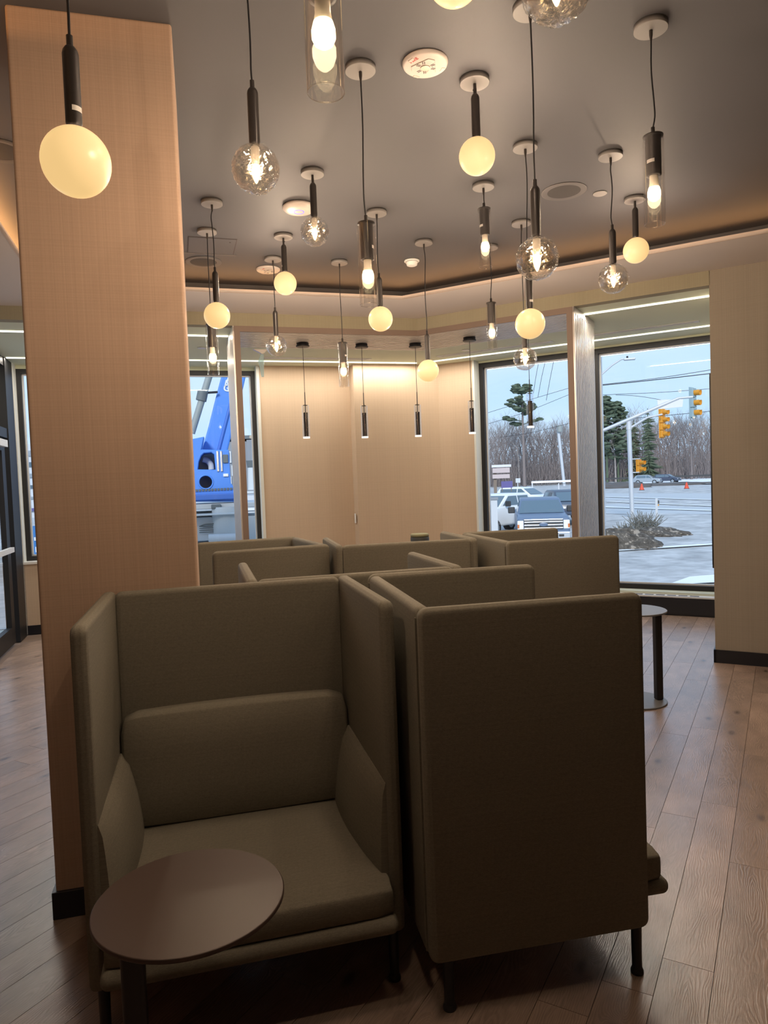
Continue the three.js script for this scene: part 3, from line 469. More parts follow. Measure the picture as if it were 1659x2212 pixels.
// small hanging tubes under the slatted beam: clear sleeve around a dark mirrored core
{
  const core = lathe([[0, 0.018], [0.020, 0.018], [0.0215, 0.02], [0.0215, 0.255], [0.020, 0.257], [0, 0.257]], 24), sleeve = new THREE.CylinderGeometry(0.036, 0.036, 0.33, 32, 1, true); sleeve.translate(0, 0.165, 0);
  const foot = cyl(0.034, 0.034, 0.0, 0.016, 32), rimTop = lathe([[0, 0.327], [0.022, 0.327], [0.022, 0.332], [0, 0.332]], 24), rod = cyl(0.0045, 0.0045, 0.257, 0.46, 10);
  const can = lathe([[0, -0.038], [0.062, -0.038], [0.067, -0.034], [0.067, -0.026], [0.060, -0.024], [0.060, 0], [0, 0]], 36);
  const sleeveGlass = mat([0.93, 0.96, 1.0], 0.02, { transmission: 0.97, thickness: 0, ior: 1.9 }), frost = mat([0.85, 0.87, 0.88], 0.3, { emissive: new THREE.Color().setRGB(1, 0.95, 0.85), emissiveIntensity: 0.9 });
  const ybar = [2.026, 2.018, 2.016, 2.012, 2.03], yt = Y_SOF - 0.053;
  [[1.036, -7.031], [1.639, -7.042], [2.192, -6.984], [2.656, -6.648], [3.085, -6.22]].forEach(([x, z], i) => {
    const near = ['next to the slatted post', 'left of the wall step', 'midway along the beam', 'before the angled beige wall', 'before the pickup window'][i];
    const t = thing('bar_pendant', `small dark cylinder pendant in clear sleeve ${near}`, 'pendant lamp', [x, yt, z], 0, 'small pendants under the slatted beam'), o = ybar[i] - yt;
    part('canopy', can, M.black, t); part('cord', bar(V(0, o + 0.45, 0), V(0, -0.03, 0), 0.0028, 6), M.black, t);
    const p = part('core', core, M.chromeDark, t, 'dark mirrored core'); p.position.y = o; const s = part('sleeve', sleeve, sleeveGlass, t); s.position.y = o; const r = part('rod', merge([rod, rimTop]), M.black, t); r.position.y = o; const f = part('light_disc', foot, frost, t, 'lit white foot'); f.position.y = o;
    const sp = new THREE.SpotLight(NEUTRAL, 0.5, 0, 0.8, 0.6, 2); sp.position.set(0, o - 0.004, 0); sp.target.position.set(0, o - 2, 0); t.add(sp, sp.target);
  });
}

/* ------------------------------------------------------------------ ceiling fittings */
const font = await new FontLoader().loadAsync('fonts/droid/droid_sans_bold.typeface.json');
const letters = (s, size, depth) => { const g = new TextGeometry(s, { font, size, depth, curveSegments: 4 }); g.computeBoundingBox(); const b = g.boundingBox; g.translate(-(b.min.x + b.max.x) / 2, -(b.min.y + b.max.y) / 2, 0); return g; };
function strobe(x, z, turn, label) {
  const t = thing('fire_speaker_strobe', label, 'fire alarm', [x, Y_TRAY, z], turn), R = 0.094;
  part('housing', lathe([[0, -0.020], [R * 0.60, -0.020], [R * 0.90, -0.018], [R * 0.97, -0.013], [R, -0.006], [R, 0], [0, 0]], 56), M.device, t);
  const tri = []; for (let k = 0; k < 3; k++) { const a = (90 + k * 120) * DEG; for (const e of [-0.25, 0.25]) tri.push([R * 0.62 * Math.cos(a + e), R * 0.62 * Math.sin(a + e)]); }
  const f = plate(tri, 0.003, 0.0012); f.rotateX(Math.PI / 2); f.translate(0, -0.0212, 0); const face = part('face_plate', f, M.device, t);
  for (let k = 0; k < 3; k++) for (const o of [-2, -1, 1, 2]) { const a = (90 + k * 120) * DEG, sg = Math.sign(o), m = Math.abs(o), g = box(-0.0085, 0.0085, -0.0233, -0.0224, -0.0016, 0.0016), cx = Math.cos(a) * (0.037 - 0.004 * m) - Math.sin(a) * sg * (0.003 + 0.0065 * m), cy = Math.sin(a) * (0.037 - 0.004 * m) + Math.cos(a) * sg * (0.003 + 0.0065 * m); g.rotateY(a + sg * 0.52); g.translate(cx, 0, -cy); part('vent_slot', g, M.deviceDark, face); }
  part('strobe_lens', new THREE.SphereGeometry(0.017, 24, 12, 0, Math.PI * 2, Math.PI / 2, Math.PI / 2).translate(0, -0.024, 0), M.clear, t); part('lens_base', lathe([[0, -0.029], [0.008, -0.029], [0.019, -0.026], [0.019, -0.024], [0, -0.024]], 24), M.bulbNeck, t);
  const w = letters('FIRE', 0.0150, 0.001); w.rotateX(Math.PI / 2); w.translate(0, -0.0192, 0.069); w.rotateY(-1.2); part('lettering', w, M.red, t, 'red word FIRE');
  for (const a of [0.9, 2.6, 4.4]) { const g = rbox(-0.014, 0.014, -0.0205, -0.015, -0.007, 0.007, 0.002, 2); g.translate(0, 0, 0.076); g.rotateY(a + 0.6); part('corner_pad', g, M.device, t); }
}
strobe(0.967, -2.81, 0.15, 'large white round fire strobe on the taupe ceiling'); strobe(0.585, -5.66, 0.4, 'white round fire strobe beside the far cove of the ceiling');
{ const t = thing('wireless_access_point', 'white disc with a thin blue ring on the ceiling', 'access point', [0.655, Y_TRAY, -4.37]);
  part('housing', lathe([[0, -0.040], [0.055, -0.039], [0.085, -0.033], [0.098, -0.022], [0.100, -0.012], [0.090, 0], [0, 0]], 56), M.device, t); part('light_ring', new THREE.TorusGeometry(0.030, 0.0022, 8, 48).rotateX(Math.PI / 2).translate(0, -0.0395, 0), M.blueRing, t, 'thin blue light ring'); }
{ const t = thing('smoke_detector', 'small white stepped smoke detector on the ceiling', 'detector', [1.66, Y_TRAY, -5.30]);
  part('base', lathe([[0, -0.014], [0.056, -0.014], [0.060, -0.010], [0.060, 0], [0, 0]], 40), M.white, t); part('head', lathe([[0, -0.046], [0.028, -0.046], [0.040, -0.040], [0.046, -0.020], [0.048, -0.014], [0, -0.014]], 40), M.white, t); }
for (const [x, z, label] of [[2.199, -3.903, 'round grey ceiling speaker grille between the clear globe pendants'], [0.09, -5.55, 'round grey ceiling speaker grille below the access hatch'], [-0.895, -3.914, 'round grey ceiling speaker grille left of the column']]) {
  const t = thing('ceiling_speaker', label, 'speaker', [x, Y_TRAY, z], 0); part('rim', lathe([[0.098, -0.004], [0.125, -0.008], [0.134, -0.004], [0.134, 0], [0.098, 0]], 56), M.grilleRim, t); part('grille', lathe([[0, -0.006], [0.06, -0.0055], [0.104, -0.003], [0.104, 0], [0, 0]], 56), M.grille, t); }
function capDisc(x, y, z, r, label, m) { const t = thing('sprinkler_cover', label, 'sprinkler', [x, y, z]); part('plate', lathe([[0, -0.008], [r - 0.004, -0.008], [r, -0.005], [r, -0.002], [0, -0.002]], 40), m, t); part('neck', cyl(r * 0.7, r * 0.7, -0.003, 0, 24), M.deviceDark, t); }
capDisc(2.437, Y_TRAY, -3.892, 0.042, 'small white sprinkler cover plate on the taupe ceiling', M.canopy);
capDisc(0.066, Y_SOF, -7.60, 0.045, 'small white sprinkler cover plate on the left bay soffit', M.white); capDisc(2.97, Y_SOF, -7.56, 0.045, 'small white sprinkler cover plate behind the slatted beam', M.white);
{ const t = thing('access_hatch', 'square ceiling access hatch with a dark shadow gap', 'hatch', [0.146, Y_TRAY, -5.18], BETA);
  part('gap', box(-0.165, 0.165, -0.002, 0, -0.165, 0.165), M.deviceDark, t); part('door', box(-0.158, 0.158, -0.004, -0.001, -0.158, 0.158), M.tray, t); part('lock', cyl(0.006, 0.006, -0.006, -0.004, 12).translate(0.12, 0, 0.1), M.deviceDark, t); part('rim', merge([box(-0.185, 0.185, -0.006, 0, -0.185, -0.168)]), M.grilleRim, t); }
function diffuser(label, p, turn, len) { const t = thing('slot_diffuser', label, 'vent', [p[0], Y_SOF, p[1]], turn); part('flange', merge([box(0, len, -0.006, 0, -0.045, -0.026), box(0, len, -0.006, 0, 0.026, 0.045), box(0, 0.05, -0.006, 0, -0.03, 0.03), box(len - 0.05, len, -0.006, 0, -0.03, 0.03)]), M.white, t); part('throat', box(0.04, len - 0.04, -0.002, 0.0, -0.03, 0.03), M.ductDark, t); part('blade', box(0.04, len - 0.04, -0.006, -0.001, -0.004, 0.004), M.white, t); }
diffuser('white slot diffuser in the soffit before the beige far wall', Lp(0.99, -8.10), BETA, 1.30); diffuser('white slot diffuser in the soffit before the pickup window', Wp(3.55, 7.66), W_TURN, 1.38); diffuser('white slot diffuser in the soffit before the traffic signal window', Wp(1.98, 7.62), W_TURN, 1.28);
diffuser('white slot diffuser in the soffit left of the slatted portal', Lp(-1.0, -8.10), BETA, 1.2);
{ const [x, z] = Lp(0.95, -7.36), t = thing('hanging_bracket', 'small bracket with a clear strip hanging from the end of the slatted beam', 'bracket', [x - 0.03, Y_SOF - 0.05, z - 0.02]);
  part('mount', plate([[-0.09, 0], [0.06, 0], [0.03, -0.03], [0.0, -0.05], [-0.03, -0.03]], 0.05, 0.004), M.slat, t); part('clear_strip', plate([[-0.01, -0.04], [0.02, -0.05], [0.012, -0.28], [-0.012, -0.28], [-0.04, -0.12]], 0.02, 0.003), mat([0.75, 0.9, 0.92], 0.15, { transmission: 0.6, thickness: 0 }), t, 'clear plastic strip'); }
{ const [x, z] = Lp(2.148, -8.56), t = thing('wall_switch', 'narrow white wall switch on the step of the beige far wall', 'switch', [x, 1.12, z], BETA - Math.PI / 2); part('plate', rbox(-0.035, 0.035, -0.06, 0.06, 0, 0.007, 0.003, 2), M.white, t); part('rocker', rbox(-0.015, 0.015, -0.032, 0.032, 0.006, 0.010, 0.002, 2), M.white, t); }
/* ------------------------------------------------------------------ outside */
const pix = (u, v, depth) => EYE.clone().addScaledVector(fwd, depth).addScaledVector(rightV, (u - 829.5) / FPX * depth).addScaledVector(upV, -(v - 1106) / FPX * depth);
const PROFILE = [[0, -1.4], [22, -1.38], [30, -1.30], [40, -1.0], [60, -0.85], [130, -0.55], [220, -0.2], [900, 1.0]];
function gh(r) { for (let i = 1; i < PROFILE.length; i++) if (r <= PROFILE[i][0]) { const [a, ya] = PROFILE[i - 1], [b, yb] = PROFILE[i]; return ya + (yb - ya) * (r - a) / (b - a); } return 1; }
function plane(u0, depth) { // upright drawing plane through a sight line: local x right, y world height, z towards the room
  const O = pix(u0, 1040, depth), n = V(O.x, 0, O.z).normalize(), rt = V(-n.z, 0, n.x), th = Math.atan2(-n.x, -n.z), r = Math.hypot(O.x, O.z);
  const p = (u, v) => { const d = pix(u, v, 1).sub(EYE), t = (V(O.x, 0, O.z).dot(n)) / d.dot(n), P = EYE.clone().addScaledVector(d, t); return [P.clone().sub(O).dot(rt), P.y]; };
  return { pos: [O.x, 0, O.z], turn: th, p, r, ground: gh(r), s: r / FPX };
}
const X = {
  earth: mat([0.10, 0.095, 0.095], 0.95),
  asphalt: mat([0.70, 0.70, 0.70], 0.8, { map: rep(tex(512, 512, (u, v) => { const n = fbm(u * 7, v * 7, 3, 5), m = fbm(u * 22, v * 22, 9, 3), k = 205 + 70 * n + 34 * m; return [k, k, k * 1.0]; }), 9, 9) }),
  road: mat([0.46, 0.48, 0.50], 0.7), snow: mat([0.80, 0.82, 0.85], 0.8), dirt: mat([0.30, 0.27, 0.24], 0.95, { map: rep(tex(256, 256, (u, v) => { const n = fbm(u * 9, v * 9, 5, 5), k = n > 0.12 ? 245 : 150 + 150 * n; return [k, k * 0.98, k * 0.95]; }), 2.2, 2.2) }), paint: mat([0.75, 0.77, 0.8], 0.7),
  blue: mat([0.075, 0.235, 0.70], 0.42), blueDeep: mat([0.05, 0.15, 0.52], 0.5), steel: mat([0.42, 0.45, 0.47], 0.5, { metalness: 0.3 }), greySteel: mat([0.25, 0.28, 0.28], 0.55), chassis: mat([0.50, 0.54, 0.57], 0.6), chassisDark: mat([0.11, 0.13, 0.14], 0.6), dark: mat([0.025, 0.027, 0.03], 0.5), concrete: mat([0.24, 0.26, 0.29], 0.9), paleWall: mat([0.55, 0.58, 0.62], 0.7), glassDark: mat([0.10, 0.15, 0.19], 0.06), whitePaint: mat([0.72, 0.74, 0.76], 0.3), truckBlue: mat([0.105, 0.15, 0.235], 0.32), darkBlue: mat([0.05, 0.065, 0.10], 0.3), silver: mat([0.32, 0.36, 0.40], 0.35, { metalness: 0.4 }), chrome: mat([0.70, 0.72, 0.75], 0.2, { metalness: 0.7 }), tire: mat([0.02, 0.02, 0.022], 0.85), lens: mat([0.75, 0.77, 0.8], 0.1), amber: mat([0.55, 0.16, 0.04], 0.3),
  galv: mat([0.50, 0.53, 0.57], 0.5, { metalness: 0.25 }), signal: mat([0.62, 0.27, 0.02], 0.55), signalBack: mat([0.26, 0.36, 0.40], 0.6), bark: mat([0.20, 0.17, 0.165], 0.95), barkPale: mat([0.34, 0.31, 0.30], 0.95), needle: mat([0.085, 0.115, 0.075], 0.95), brush: mat([0.24, 0.205, 0.20], 0.95), wire: mat([0.02, 0.02, 0.025], 0.7), signWhite: mat([0.62, 0.63, 0.66], 0.7), signPink: mat([0.50, 0.42, 0.42], 0.8), purple: mat([0.10, 0.09, 0.26], 0.7), signBlue: mat([0.03, 0.16, 0.42], 0.6), wood: mat([0.20, 0.16, 0.13], 0.9), redLit: mat([0.4, 0.02, 0.02], 0.4, { emissive: new THREE.Color().setRGB(1, 0.06, 0.04), emissiveIntensity: 0.9 }), greenLit: mat([0.02, 0.3, 0.2], 0.4, { emissive: new THREE.Color().setRGB(0.05, 0.8, 0.45), emissiveIntensity: 0.7 }), cone: mat([0.6, 0.07, 0.03], 0.6), shrub: mat([0.20, 0.19, 0.16], 0.95),
};
{ // ground: fans out from the building, rising gently to the far road
  const A = [], I = [], U = [], na = 60, rs = [8.8, 12, 16, 20, 24, 28, 32, 36, 40, 45, 50, 56, 62, 70, 80, 92, 106, 122, 140, 165, 200, 260, 350, 500, 800];
  rs.forEach((r) => { for (let i = 0; i <= na; i++) { const a = (-75 + 165 * i / na) * DEG, x = Math.sin(a) * r, z = -Math.cos(a) * r, y = gh(r) + (r < 150 ? 0.05 * noise.noise(x * 0.15, z * 0.15, 2) : 0); A.push(x, y, z); U.push(x, z); } });
  for (let j = 0; j < rs.length - 1; j++) for (let i = 0; i < na; i++) { const a = j * (na + 1) + i, b = a + na + 1; I.push(a, a + 1, b, a + 1, b + 1, b); }
  const g = new THREE.BufferGeometry(); g.setAttribute('position', new THREE.Float32BufferAttribute(A, 3)); g.setAttribute('uv', new THREE.Float32BufferAttribute(U, 2)); g.setIndex(I); g.computeVertexNormals();
  top(new THREE.Mesh(g, X.asphalt), 'ground', 'pale salt-stained asphalt outside the windows', 'ground', null, 'structure');
}
function groundPatch(name, label, cat, pts, m, lift = 0.03, kind) { // outline in photograph pixels, laid on the ground
  const P = pts.map(([u, v]) => { let d = 30, p; for (let i = 0; i < 40; i++) { p = pix(u, v, d); const r = Math.hypot(p.x, p.z), dy = p.y - gh(r); const dir = pix(u, v, 1).sub(EYE); d += dy / -dir.y * 0.7; d = Math.min(400, Math.max(6, d)); } return p; });
  const A = []; P.forEach((p) => A.push(p.x, p.y + lift, p.z)); const tri = THREE.ShapeUtils.triangulateShape(P.map((p) => new THREE.Vector2(p.x, -p.z)), []);
  const g = new THREE.BufferGeometry(); g.setAttribute('position', new THREE.Float32BufferAttribute(A, 3)); g.setIndex(tri.flat()); g.setAttribute('uv', new THREE.Float32BufferAttribute(P.flatMap((p) => [p.x, p.z]), 2)); g.computeVertexNormals();
  return top(new THREE.Mesh(g, m), name, label, cat, null, kind ?? 'stuff');
}
groundPatch('roadway', 'grey road crossing beyond the traffic signals', 'road', [[1270, 1110], [1560, 1112], [1560, 1066], [1270, 1066]], X.road, 0.02);
groundPatch('snow_bank', 'strip of dirty snow along the far side of the road', 'snow', [[1270, 1052], [1560, 1046], [1560, 1030], [1270, 1034]], X.snow, 0.15);
groundPatch('lane_line', 'white line along the near edge of the road', 'road marking', [[1290, 1097], [1560, 1106], [1560, 1104], [1290, 1094.5]], X.paint, 0.05);
groundPatch('lane_line', 'white lane line in the middle of the road', 'road marking', [[1310, 1085], [1560, 1096], [1560, 1094.3], [1310, 1083.5]], X.paint, 0.05);
groundPatch('lane_line', 'white line along the far edge of the road', 'road marking', [[1290, 1074], [1560, 1082], [1560, 1080.7], [1290, 1072.7]], X.paint, 0.05);
groundPatch('snow_patch', 'crust of old snow on the asphalt close to the tall window', 'snow', [[1440, 1268], [1560, 1262], [1560, 1244], [1490, 1250]], X.snow, 0.06);
groundPatch('snow_ridge', 'long thin ridge of snow across the asphalt', 'snow', [[1330, 1193], [1560, 1178], [1560, 1175], [1330, 1189]], X.snow, 0.05);
function mound(label, u, v, depth, w, h, dpt, seed, m = X.dirt) {
  const q = plane(u, depth), g = new THREE.SphereGeometry(1, 36, 14, 0, Math.PI * 2, 0, Math.PI / 2), p = g.attributes.position, [x] = q.p(u, v);
  for (let i = 0; i < p.count; i++) { const a = V().fromBufferAttribute(p, i), k = 1 + 0.45 * fbm(a.x * 2.2 + seed, a.y * 2, a.z * 2.2, 4); p.setXYZ(i, a.x * w * k, a.y * h * k, a.z * dpt * k); }
  g.computeVertexNormals(); const o = top(new THREE.Mesh(boxUV(g), m), 'snow_mound', label, 'snow', null); o.position.set(q.pos[0], q.ground - 0.12, q.pos[2]); o.rotation.y = q.turn; return o;
}
mound('dirty brown snow mound at the foot of the street light', 1335, 1150, 27, 1.5, 0.85, 0.9, 1); mound('low dirty snow mound beside the push-button post', 1412, 1140, 31, 1.5, 0.45, 0.9, 4); mound('dark heap of earth beside the far road', 1335, 1055, 105, 4.5, 1.0, 2, 7, X.earth); mound('long dark earth bank in front of the far cars', 1440, 1053, 110, 9, 0.55, 2, 9, X.earth);
for (const [u, d, s, l] of [[1352, 31, 0.55, 'bare grey shrub by the traffic pole'], [1388, 33, 0.8, 'wider bare grey shrub between traffic pole and push-button post']]) {
  const q = plane(u, d), r = rng(u), L = []; for (let k = 0; k < 160; k++) { const a = r() * 6.28, t = 0.2 + 0.9 * r(), len = s * (0.5 + 0.8 * r()); const b = V((r() - 0.5) * s, 0, (r() - 0.5) * s * 0.6); L.push(bar(b, b.clone().add(V(Math.cos(a) * Math.sin(t), Math.cos(t), Math.sin(a) * Math.sin(t)).multiplyScalar(len)), 0.012, 3)); }
  const o = thing('bare_shrub', l, 'shrub', [q.pos[0], q.ground, q.pos[2]], q.turn); part('twigs', merge(L), X.shrub, o).userData.kind = 'stuff';
}
/* vehicles: local +z is the front, y = 0 the ground */
const wheelGeo = (() => { const g = new THREE.CylinderGeometry(0.39, 0.39, 0.26, 28); g.rotateZ(Math.PI / 2); return g; })(), rimGeo = (() => { const g = new THREE.CylinderGeometry(0.25, 0.25, 0.275, 20); g.rotateZ(Math.PI / 2); return g; })();
function sideExtrude(pts, width, bevel, taper = 0, y0 = 0, y1 = 1) { const g = plate(pts, width, bevel, 3); g.rotateY(-Math.PI / 2); if (taper) { const p = g.attributes.position; for (let i = 0; i < p.count; i++) { const t = Math.max(0, (p.getY(i) - y0) / (y1 - y0)); p.setX(i, p.getX(i) * (1 - taper * t)); } } return toCreasedNormals(g, 0.6); }
function quad(a, b, c, d) { const g = new THREE.BufferGeometry(); g.setAttribute('position', new THREE.Float32BufferAttribute([a, b, c, a, c, d].flat(), 3)); g.computeVertexNormals(); return boxUV(g); }
function vehicle(kind, label, u, depth, turn, paint, drop = 0) {
  const q = plane(u, depth), t = thing(kind === 'pickup' ? 'pickup_truck' : 'parked_car', label, kind === 'pickup' ? 'truck' : 'car', [q.pos[0], q.ground + drop, q.pos[2]], q.turn + turn);
  const P = kind === 'pickup' ? { body: [[2.9, 0.52], [2.95, 0.75], [2.88, 1.20], [2.7, 1.27], [1.55, 1.36], [-1.2, 1.34], [-1.25, 1.36], [-2.85, 1.36], [-2.9, 0.6], [-2.2, 0.5], [2.3, 0.45]], cab: [[1.6, 1.33], [0.78, 1.88], [0.55, 1.94], [-0.85, 1.95], [-1.05, 1.88], [-1.25, 1.33]], w: 2.0, axle: [1.95, -1.75] } : { body: [[2.25, 0.4], [2.3, 0.7], [2.2, 0.95], [1.25, 1.08], [-2.1, 1.12], [-2.25, 0.9], [-2.2, 0.4]], cab: [[1.25, 1.06], [0.45, 1.58], [0.1, 1.66], [-1.45, 1.66], [-1.75, 1.58], [-2.15, 1.08]], w: 1.82, axle: [1.4, -1.38] };
  part('body', sideExtrude(P.body, P.w, 0.09), paint, t); const cab = part('cab', sideExtrude(P.cab, P.w - 0.1, 0.05, 0.17, P.cab[0][1], P.cab[2][1]), paint, t);
  const [b, f] = [P.cab[0], P.cab[1]], hw = (P.w - 0.1) / 2, wt = 0.84; // windscreen and side windows
  part('windscreen', quad([-hw * 0.93, b[1] + 0.04, b[0] + 0.012], [hw * 0.93, b[1] + 0.04, b[0] + 0.012], [hw * 0.93 * wt, f[1] - 0.03, f[0] + 0.05], [-hw * 0.93 * wt, f[1] - 0.03, f[0] + 0.05]), X.glassDark, cab);
  for (const s of [-1, 1]) for (const [z0, z1] of [[b[0] - 0.30, 0.02], [-0.06, P.cab[4][0] + 0.12]]) { const yb = b[1] + 0.06, yt = f[1] - 0.05, at = (y) => hw * (1 - 0.17 * (y - b[1]) / (P.cab[2][1] - b[1])) + 0.006, c = [[s * at(yb), yb, z0], [s * at(yb), yb, z1], [s * at(yt), yt, z1 - (z1 < 0 ? 0 : 0)], [s * at(yt), yt, Math.min(z0, f[0] - 0.1)]]; part('side_window', s > 0 ? quad(...c) : quad(...c.reverse()), X.glassDark, cab); }
  for (const s of [-1, 1]) for (const z of P.axle) { const w = part('wheel', wheelGeo, X.tire, t); w.position.set(s * (P.w / 2 - 0.13), 0.39, z); part('rim', rimGeo, X.silver, w); }
  const fz = P.body[1][0], y = kind === 'pickup' ? 0 : -0.22;
  if (kind === 'pickup') {
    part('bumper', rbox(-1.0, 1.0, 0.42, 0.70, fz - 0.12, fz + 0.10, 0.05, 3), X.chrome, t); const gr = part('grille', rbox(-0.74, 0.74, 0.78, 1.20, fz - 0.1, fz + 0.02, 0.02, 2), X.dark, t);
    for (const yy of [0.84, 0.96, 1.08, 1.17]) part('grille_bar', rbox(-0.74, 0.74, yy - 0.028, yy + 0.028, fz - 0.02, fz + 0.05, 0.02, 2), X.chrome, gr);
    const bd = lathe([[0, 0], [0.12, 0], [0.12, 0.02], [0, 0.02]], 28); bd.rotateX(Math.PI / 2); bd.scale(1.4, 0.62, 1); bd.translate(0, 0.98, fz + 0.05); part('badge', bd, X.truckBlue, gr, 'oval badge');
    for (const s of [-1, 1]) { part('headlight', rbox(s * 0.87 - 0.12, s * 0.87 + 0.12, 0.80, 1.14, fz - 0.1, fz + 0.01, 0.03, 2), X.lens, t); part('marker', rbox(s * 0.95 - 0.04, s * 0.95 + 0.04, 0.84, 1.0, fz - 0.1, fz + 0.018, 0.02, 2), X.amber, t); part('mirror', rbox(s * 1.18 - 0.14, s * 1.18 + 0.14, 1.36, 1.62, 1.15, 1.27, 0.04, 2), X.dark, t); part('fog_lamp', rbox(s * 0.66 - 0.1, s * 0.66 + 0.1, 0.5, 0.6, fz + 0.06, fz + 0.11, 0.02, 2), X.dark, t); }
  } else { part('bumper', rbox(-0.85, 0.85, 0.4, 0.6, fz - 0.15, fz + 0.06, 0.06, 3), paint, t); part('grille', rbox(-0.45, 0.45, 0.62, 0.78, fz - 0.12, fz + 0.02, 0.03, 2), X.dark, t); for (const s of [-1, 1]) { part('headlight', rbox(s * 0.72 - 0.13, s * 0.72 + 0.13, 0.68, 0.84, fz - 0.2, fz - 0.02, 0.04, 2), X.lens, t); part('mirror', rbox(s * 0.98 - 0.1, s * 0.98 + 0.1, 1.06, 1.2, 0.8, 0.9, 0.03, 2), paint, t); } }
  return t;
}
vehicle('pickup', 'dark blue pickup truck parked nose towards the building', 1163, 30, 0.05, X.truckBlue);
vehicle('pickup', 'white pickup truck parked beside the blue pickup', 1084, 34.5, -0.62, X.whitePaint);
vehicle('car', 'white car standing beyond the white pickup', 1130, 55, 0.95, X.whitePaint);
vehicle('car', 'dark blue car parked on the far side of the blue pickup', 1222, 38, 0.25, X.darkBlue, 0.15);
vehicle('car', 'black off-road car parked beyond the far road', 1440, 128, 1.2, X.darkBlue); vehicle('car', 'silver car parked beyond the far road', 1398, 124, 1.35, X.silver);
function block(name, label, cat, u, depth, boxes, extra) { const q = plane(u, depth), t = thing(name, label, cat, q.pos, q.turn); boxes.forEach(([nm, m, u0, v0, u1, v1, z0, z1]) => { const a = q.p(u0, v1), b = q.p(u1, v0); part(nm, box(Math.min(a[0], b[0]), Math.max(a[0], b[0]), Math.min(a[1], b[1]), Math.max(a[1], b[1]), z0, z1), m, t); }); if (extra) extra(t, q); return [t, q]; }
block('carport', 'low carport with a snow-white roof behind the parked cars', 'carport', 1190, 62, [['roof', X.snow, 1148, 1036, 1262, 1044, -4, 0], ['post', X.galv, 1149, 1044, 1151, 1064, -0.2, 0], ['post', X.galv, 1206, 1044, 1208, 1064, -0.2, 0], ['beam', X.chassisDark, 1148, 1044, 1262, 1047, -0.3, -0.1]]);
block('notice_board', 'weathered white and pink notice board on posts at the edge of the lot', 'sign', 1083, 46, [['board', X.signWhite, 1062, 1003, 1104, 1010, -0.2, 0], ['panel', X.signPink, 1064, 1010, 1101, 1022, -0.15, 0], ['panel', X.signPink, 1064, 1024, 1101, 1034, -0.15, 0], ['post', X.wood, 1067, 1003, 1072, 1066, -0.3, -0.15]]);
block('banner', 'purple banner below the notice board', 'banner', 1094, 50, [['cloth', X.purple, 1083, 1039, 1107, 1054, -0.1, 0], ['post', X.wood, 1084, 1039, 1085, 1062, -0.2, -0.1], ['post', X.wood, 1104, 1039, 1105, 1062, -0.2, -0.1]]);
block('road_sign', 'small grey square road sign between notice board and carport', 'sign', 1118, 58, [['plate', X.galv, 1114, 1033, 1124, 1043, -0.06, 0], ['post', X.galv, 1118, 1043, 1119.4, 1060, -0.1, -0.04]]);
block('gate_post', 'grey gate post close to the pickup window', 'post', 1066, 22, [['shaft', X.galv, 1057, 1080, 1074, 1200, -0.25, 0], ['cap', X.concrete, 1056, 1074, 1076, 1080, -0.28, 0.03]]);
block('far_fence', 'long dark fence below the trees', 'fence', 1420, 140, [['panel', X.dark, 1240, 1027, 1570, 1035, -0.4, 0]]);
block('push_button_post', 'short grey post with a push button beside the road', 'post', 1419, 33, [['shaft', X.galv, 1416.5, 1077, 1420.5, 1131, -0.1, 0], ['button_box', X.dark, 1421, 1081, 1424, 1088, -0.1, 0.02], ['plate', X.signal, 1421, 1089, 1423.4, 1093, -0.08, 0]]);
for (const [u, v, l] of [[1386, 1056, 'wide orange-red cone on the far kerb'], [1483, 1053, 'narrow orange-red cone on the far kerb']]) { const q = plane(u, 80), [x, y] = q.p(u, v + 3), t = thing('traffic_cone', l, 'cone', [q.pos[0], y, q.pos[2]], q.turn); part('shell', lathe([[0, 0.75], [0.06, 0.75], [0.26, 0.06], [0.26, 0], [0, 0]], 16), X.cone, t); part('foot', box(-0.3, 0.3, 0, 0.05, -0.3, 0.3), X.dark, t); }
/* poles, arms, signals, wires */
const limb = (q, a, b, r, z = 0, r2) => { const [x0, y0] = q.p(...a), [x1, y1] = q.p(...b); return bar(V(x0, y0, z), V(x1, y1, z), r, 12); };
{ const q = plane(1299, 36), t = thing('street_light_pole', 'tall grey street light pole with a long signal arm', 'street light', q.pos, q.turn);
  part('pole', limb(q, [1304, 1150], [1294.5, 770], 0.13), X.galv, t); const a = part('lamp_arm', merge([limb(q, [1296, 812], [1322, 789], 0.045), limb(q, [1322, 789], [1342, 776], 0.045), limb(q, [1342, 776], [1356, 774.5], 0.04)]), X.galv, t);
  const [x, y] = q.p(1360, 775.5); const h = rbox(-0.28, 0.28, -0.06, 0.05, -0.12, 0.12, 0.04, 2); h.translate(x, y, 0); part('lamp_head', h, X.galv, a); const [px, py] = q.p(1355, 771); part('photocell', cyl(0.05, 0.05, py - 0.06, py + 0.04, 10).translate(px, 0, 0), X.dark, a);
  part('signal_arm', merge([limb(q, [1302, 930], [1440, 871], 0.085), limb(q, [1440, 871], [1466, 860], 0.075), limb(q, [1466, 860], [1497, 857.5], 0.06)]), X.galv, t);
  part('street_name_sign', (() => { const a = q.p(1420, 864), b = q.p(1476, 862), c = q.p(1474, 879), d = q.p(1421, 884); return plate([d, c, b, a], 0.04); })(), X.signWhite, t, 'blank grey back of a street sign'); }
